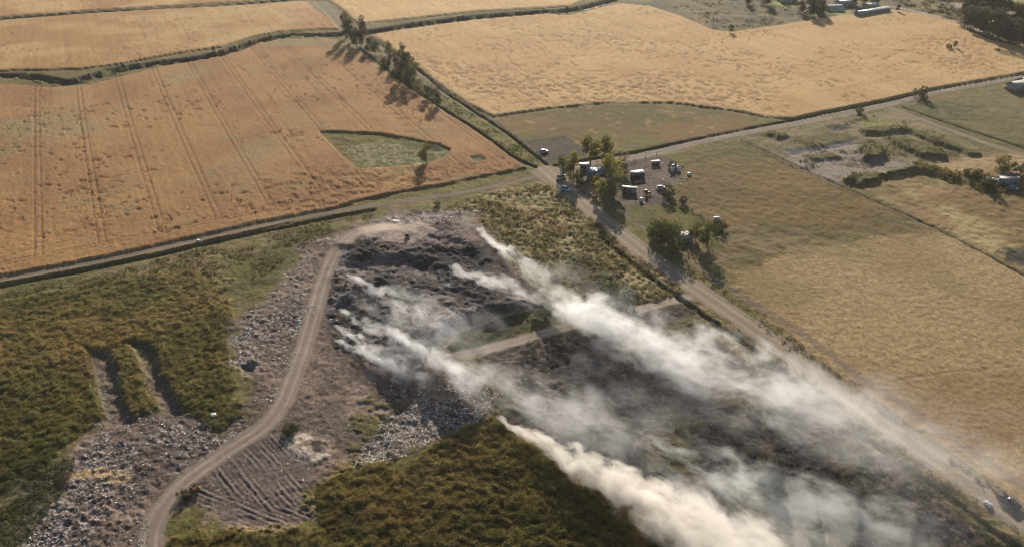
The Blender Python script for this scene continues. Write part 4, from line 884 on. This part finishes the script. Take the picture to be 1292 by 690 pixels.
tank_round(1249, 6, 1.2, 2, 'white tank behind the tree belt at the top right')
# ------------------------------------------------------------------ fences
def fence(P, label, step=4.):
    g = gp(P); root = empty('fence', (g[0][0], g[0][1], 0)); tag(root, label, 'fence'); o0 = np.array([g[0][0], g[0][1], 0])
    pts = []
    for a, b_ in zip(g[:-1], g[1:]):
        L = np.linalg.norm(b_-a); k = max(1, int(L/step)); pts += [a+(b_-a)*i/k for i in range(k)]
    pts.append(g[-1]); wires = Acc()
    for i, p in enumerate(pts[:100]):
        a = Acc(); box(a, np.array([p[0], p[1], .6])-o0, (.13, .13, 1.5), .4); a.build('post', WOOD, root)
    for a, b_ in zip(pts[:-1], pts[1:]):
        for zz in (.5, .85, 1.2): tube(wires, np.array([*a, zz])-o0, np.array([*b_, zz])-o0, .03, .03, 4)
    wires.build('wire', RGREY, root)
fence([(786,207),(828,197),(846,205),(862,213)], 'wooden post fence along the top of the farm yard')
fence([(842,250),(862,261),(885,274),(903,286)], 'wooden post fence from the dark bush down the right of the lawn')
fence([(652,175),(690,205)], 'post fence along the left side of the dark ploughed plot')
fence([(935,180),(1010,214),(1082,248)], 'long wire fence along the dug over land corner')

# ------------------------------------------------------------------ smoke
def mnode(n, l, op, a, b_=None, c=None, clamp=False):
    m = n.new('ShaderNodeMath'); m.operation = op; m.use_clamp = clamp
    for i, x in enumerate((a, b_, c)):
        if x is None: continue
        if isinstance(x, (int, float)): m.inputs[i].default_value = x
        else: l.new(x, m.inputs[i])
    return m.outputs[0]
def smoke(p0, p1, z0, z1, r0, r1, dens, colr, label, ns=.12, k=1.5, tail=.6, flat=.8, power=.8, start=.03, det=5, seed=0, step=1.3, thr=.0, warp=3., sharp=1., aniso=.3, kk_=3.8, erode=.75, ramp=.12):
    g0, g1 = place(*p0), place(*p1)
    # keep the picture position although the smoke floats above the land
    a = Vector((g0.x*(CH-g0.z-z0)/(CH-g0.z), g0.y*(CH-g0.z-z0)/(CH-g0.z), g0.z+z0)); b_ = Vector((g1.x*(CH-g1.z-z1)/(CH-g1.z), g1.y*(CH-g1.z-z1)/(CH-g1.z), g1.z+z1))
    d = b_-a; L = d.length; q = d.to_track_quat('X', 'Z')
    # lumpy hull
    nx_, nk = 26, 18; Vv = []; r = np.random.default_rng(seed+50)
    for i in range(nx_+1):
        t = i/nx_; R = (r0+(r1-r0)*t**power)*1.22; e = math.sqrt(max(0, 1-((t-.5)*2)**16)); e = max(e, .3)
        for j in range(nk):
            th = 2*PI*j/nk; f = 1+.10*math.sin(i*1.3+j*1.1+seed)+.06*r.normal(); Vv.append((t*L, math.cos(th)*R*f*e, math.sin(th)*R*f*e*flat))
    Q = [(i*nk+j, i*nk+(j+1) % nk, (i+1)*nk+(j+1) % nk, (i+1)*nk+j) for i in range(nx_) for j in range(nk)]
    Vv += [(0, 0, 0), (L, 0, 0)]; c0, c1 = len(Vv)-2, len(Vv)-1
    me = bpy.data.meshes.new('smoke_plume'); me.from_pydata(Vv, [], Q+[(c0, (j+1) % nk, j) for j in range(nk)]+[(c1, nx_*nk+j, nx_*nk+(j+1) % nk) for j in range(nk)])
    o = bpy.data.objects.new('smoke_plume', me); C.objects.link(o); o.location = a; o.rotation_mode = 'QUATERNION'; o.rotation_quaternion = q
    tag(o, label, 'smoke plume', 'smoke plumes drifting from the burning dump')
    m = bpy.data.materials.new('smoke'); n, l = nodes(m); n.remove(n['Principled BSDF']); out = n['Material Output']
    tc = n.new('ShaderNodeTexCoord'); 
    nw = n.new('ShaderNodeTexNoise'); nw.inputs['Scale'].default_value = ns*.5; nw.inputs['Detail'].default_value = 1
    ad = n.new('ShaderNodeVectorMath'); ad.operation = 'ADD'; ad.inputs[1].default_value = (seed*13.7, seed*5.1, seed*3.3); l.new(tc.outputs['Object'], ad.inputs[0]); l.new(ad.outputs[0], nw.inputs['Vector'])
    sb = n.new('ShaderNodeVectorMath'); sb.operation = 'SUBTRACT'; l.new(nw.outputs['Color'], sb.inputs[0]); sb.inputs[1].default_value = (.5, .5, .5)
    sc = n.new('ShaderNodeVectorMath'); sc.operation = 'SCALE'; sc.inputs['Scale'].default_value = warp; l.new(sb.outputs[0], sc.inputs[0])
    w2 = n.new('ShaderNodeVectorMath'); w2.operation = 'ADD'; l.new(tc.outputs['Object'], w2.inputs[0]); l.new(sc.outputs[0], w2.inputs[1])
    sp = n.new('ShaderNodeSeparateXYZ'); l.new(w2.outputs[0], sp.inputs[0]); so = n.new('ShaderNodeSeparateXYZ'); l.new(tc.outputs['Object'], so.inputs[0])
    t = mnode(n, l, 'DIVIDE', so.outputs[0], L, clamp=True)
    R = mnode(n, l, 'MULTIPLY_ADD', mnode(n, l, 'POWER', t, power), r1-r0, r0)
    yy = mnode(n, l, 'MULTIPLY', sp.outputs[1], sp.outputs[1]); zs = mnode(n, l, 'DIVIDE', sp.outputs[2], flat); zz = mnode(n, l, 'MULTIPLY', zs, zs)
    rr = mnode(n, l, 'DIVIDE', mnode(n, l, 'SQRT', mnode(n, l, 'ADD', yy, zz)), R)
    mp = n.new('ShaderNodeVectorMath'); mp.operation = 'MULTIPLY'; mp.inputs[1].default_value = (.5, 1, 1); ad2 = n.new('ShaderNodeVectorMath'); ad2.operation = 'ADD'; ad2.inputs[1].default_value = (seed*7.7, seed*2.1, 0)
    l.new(w2.outputs[0], mp.inputs[0]); l.new(mp.outputs[0], ad2.inputs[0])
    nz = n.new('ShaderNodeTexNoise'); nz.inputs['Scale'].default_value = ns; nz.inputs['Detail'].default_value = det; nz.inputs['Roughness'].default_value = .68; l.new(ad2.outputs[0], nz.inputs['Vector'])
    nn = mnode(n, l, 'MULTIPLY', mnode(n, l, 'SUBTRACT', nz.outputs['Fac'], .5), k*kk_)
    s_ = mnode(n, l, 'ADD', mnode(n, l, 'SUBTRACT', 1.-thr, rr), nn)
    s_ = mnode(n, l, 'SUBTRACT', s_, mnode(n, l, 'MULTIPLY', mnode(n, l, 'SUBTRACT', 1., mnode(n, l, 'MULTIPLY', t, 1/ramp), clamp=True), erode))
    s_ = mnode(n, l, 'MULTIPLY', s_, sharp, clamp=True); s_ = mnode(n, l, 'MULTIPLY', s_, s_) if sharp <= 1.5 else s_
    edge = mnode(n, l, 'MULTIPLY', mnode(n, l, 'SUBTRACT', 1.15, rr), 5., clamp=True); s_ = mnode(n, l, 'MULTIPLY', s_, edge)
    fi = mnode(n, l, 'MULTIPLY', t, 1/start, clamp=True); fo = mnode(n, l, 'POWER', mnode(n, l, 'SUBTRACT', 1., t, clamp=True), tail)
    dd = mnode(n, l, 'MULTIPLY', mnode(n, l, 'MULTIPLY', mnode(n, l, 'MULTIPLY', s_, fi), fo), dens)
    pv = n.new('ShaderNodeVolumePrincipled'); pv.inputs['Color'].default_value = (*colr, 1); pv.inputs['Anisotropy'].default_value = aniso; l.new(dd, pv.inputs['Density']); l.new(pv.outputs[0], out.inputs['Volume'])
    ext = (L+2*r1*1.3+2*r1*1.3*flat)/3*.1
    try: m.cycles.volume_step_rate = max(.02, step/ext)
    except Exception: pass
    me.materials.append(m); return o
WH = (.965, .98, .992); GY = (.93, .955, .98); TN = (.99, .955, .90); TE = (.95, .98, .98)
smoke((678,370), (1210,592), 3, 9, 5.0, 14, .27, WH, 'largest dense white smoke plume rolling across to the main road', ns=.19, k=1.6, tail=.95, seed=1, step=1.2, warp=7, power=.7, start=.02, erode=1.1, ramp=.07, det=7, thr=.1)
smoke((690,385), (900,470), 1.5, 5, 3.5, 7, .42, WH, 'brightest ragged smoke at the source beside the right corner of the mound', ns=.3, k=1.5, tail=.9, seed=21, step=.9, warp=4, det=7, thr=.1, erode=1., ramp=.1)
smoke((960,470), (1330,640), 8, 12, 8, 20, .022, GY, 'thin veil of smoke lying over the main road at the right', ns=.12, k=1.6, tail=.8, seed=2, step=2.5, warp=8, start=.25)
smoke((626,524), (1010,742), 1.2, 8, .9, 9.2, .7, TN, 'cream coloured billowing smoke plume rising from the bottom scrub', ns=.36, k=1.2, tail=.7, seed=3, step=.7, warp=3, sharp=1.9, power=1.05, det=7, erode=.2, thr=.1)
smoke((800,580), (1010,720), 4, 8, 4, 11, .07, WH, 'white smoke bank merging with the cream plume at the bottom', ns=.22, k=1.7, tail=.3, seed=4, step=1.2, warp=5, start=.3)
smoke((775,540), (1190,700), 1.5, 7, 1.5, 8, .16, TE, 'bluish grey smoke streak between the white and the cream plumes', ns=.24, k=2.0, tail=.5, seed=5, step=1.0, warp=5)
smoke((880,590), (1150,690), 1.5, 6, 2.0, 8, .13, TE, 'bluish smoke bank over the burnt land at the bottom right', ns=.26, k=1.9, tail=.5, seed=6, step=1.0, warp=5)
smoke((980,656), (1075,705), 1, 4, .8, 3.6, .4, TN, 'small tan smoke puff on the burnt land at the bottom', ns=.45, k=1.3, tail=.4, seed=7, step=.6, warp=1.5, sharp=1.8)
smoke((437,344), (585,432), 1, 4, .8, 5, .26, GY, 'smoke wisp starting at the upper left flank of the mound', ns=.34, k=1.9, tail=.8, seed=8, step=.8)
smoke((423,386), (530,452), .8, 3, .7, 3.6, .42, WH, 'second smoke wisp down the left flank of the mound', ns=.4, k=1.9, tail=.8, seed=9, step=.7)
smoke((421,408), (520,466), .8, 3, .6, 3.2, .42, WH, 'third smoke wisp down the left flank of the mound', ns=.42, k=1.9, tail=.8, seed=10, step=.7)
smoke((418,428), (545,484), .8, 3, .7, 4, .42, WH, 'lowest smoke wisp at the left foot of the mound', ns=.36, k=1.9, tail=.7, seed=11, step=.7)
smoke((481,410), (610,488), 1, 4, .9, 5, .38, WH, 'bright smoke streak on the lower middle of the mound', ns=.34, k=1.9, tail=.7, seed=12, step=.8)
smoke((475,352), (640,440), 1.5, 5, 1.5, 8, .04, GY, 'broad thin smoke drifting over the middle of the mound', ns=.2, k=1.9, tail=.5, seed=13, step=1.4)
smoke((562,334), (690,384), .8, 3, 1.2, 5, .34, WH, 'bright smoke patch on the right part of the mound', ns=.34, k=1.9, tail=.9, seed=14, step=.8)
smoke((597,284), (705,372), .8, 3, .9, 4.2, .40, WH, 'smoke curling over the upper right rim of the mound', ns=.34, k=1.8, tail=1., seed=15, step=.8)
smoke((640,325), (800,385), 2, 5, 4, 8, .035, GY, 'grey haze of smoke beside the right rim of the mound', ns=.2, k=1.7, tail=.4, seed=16, step=1.4, start=.2)
smoke((540,452), (830,575), 2, 7, 3, 12, .07, GY, 'wide grey smoke bank drifting below the cross track', ns=.19, k=1.9, tail=.5, seed=17, step=1.2, warp=5, start=.1)
smoke((620,480), (800,560), 1.5, 4, 1.5, 6, .10, WH, 'paler streak inside the grey smoke bank below the cross track', ns=.3, k=1.9, tail=.5, seed=19, step=.9, warp=4)
smoke((1130,545), (1330,630), 3, 6, 4, 11, .035, GY, 'pale smoke wisp over the dry field right of the main road', ns=.18, k=1.9, tail=.4, seed=18, step=1.6, start=.3)
smoke((700,440), (960,560), 2, 6, 3, 10, .016, GY, 'faint grey veil over the burnt land between the two biggest plumes', ns=.2, k=2.2, tail=.5, seed=22, step=1.4, start=.15)
smoke((455,380), (600,470), 1, 4, 2, 7, .06, GY, 'thin drifting smoke across the left half of the mound', ns=.3, k=2.2, tail=.5, seed=23, step=1.)
# air
hz = Acc(); box(hz, (0, 900, 59.), (3600, 2000, 126.)); ho = hz.build('haze', None); ho['kind'] = 'stuff'
hm = bpy.data.materials.new('thin_air'); n, l = nodes(hm); n.remove(n['Principled BSDF']); pv = n.new('ShaderNodeVolumePrincipled'); pv.inputs['Density'].default_value = .00006; pv.inputs['Color'].default_value = (.86, .86, .86, 1); pv.inputs['Anisotropy'].default_value = .3
l.new(pv.outputs[0], n['Material Output'].inputs['Volume']); ho.data.materials.append(hm)

# ------------------------------------------------------------------ light, camera, render
SC = bpy.context.scene
SUN_EL, SUN_AZ = math.radians(19), math.radians(4)     # azimuth right of straight ahead; the sun is in front of the camera
w = bpy.data.worlds.new('World'); SC.world = w; w.use_nodes = True; n, l = w.node_tree.nodes, w.node_tree.links
sk = n.new('ShaderNodeTexSky'); sk.sky_type = 'NISHITA'; sk.sun_disc = False; sk.sun_elevation = SUN_EL; sk.sun_rotation = SUN_AZ
l.new(sk.outputs[0], n['Background'].inputs[0]); n['Background'].inputs[1].default_value = .062
ld = bpy.data.lights.new('sun', 'SUN'); ld.energy = 5.0; ld.angle = math.radians(.6); ld.color = (1, .89, .76)
lo = bpy.data.objects.new('sun', ld); C.objects.link(lo)
sd = Vector((math.sin(SUN_AZ)*math.cos(SUN_EL), math.cos(SUN_AZ)*math.cos(SUN_EL), math.sin(SUN_EL)))
lo.rotation_euler = (-sd).to_track_quat('-Z', 'Y').to_euler(); lo.location = (0, 300, 200)
cd = bpy.data.cameras.new('camera'); cd.sensor_width = 36; cd.lens = F/1292*36; cd.clip_end = 60000; cd.clip_start = 1
co = bpy.data.objects.new('camera', cd); C.objects.link(co); co.location = (0, 0, CH); co.rotation_euler = (PI/2-PITCH, 0, 0); SC.camera = co
SC.view_settings.view_transform = 'Standard'; SC.view_settings.look = 'None'; SC.view_settings.gamma = 1; SC.view_settings.exposure = .70
SC.render.engine = 'CYCLES'; cy = SC.cycles; cy.use_denoising = True; cy.max_bounces = 5; cy.diffuse_bounces = 2; cy.volume_bounces = 3; cy.transparent_max_bounces = 8
cy.volume_max_steps = 512; cy.use_adaptive_sampling = True; cy.adaptive_threshold = .012; cy.sample_clamp_indirect = 6; cy.filter_width = 1.05
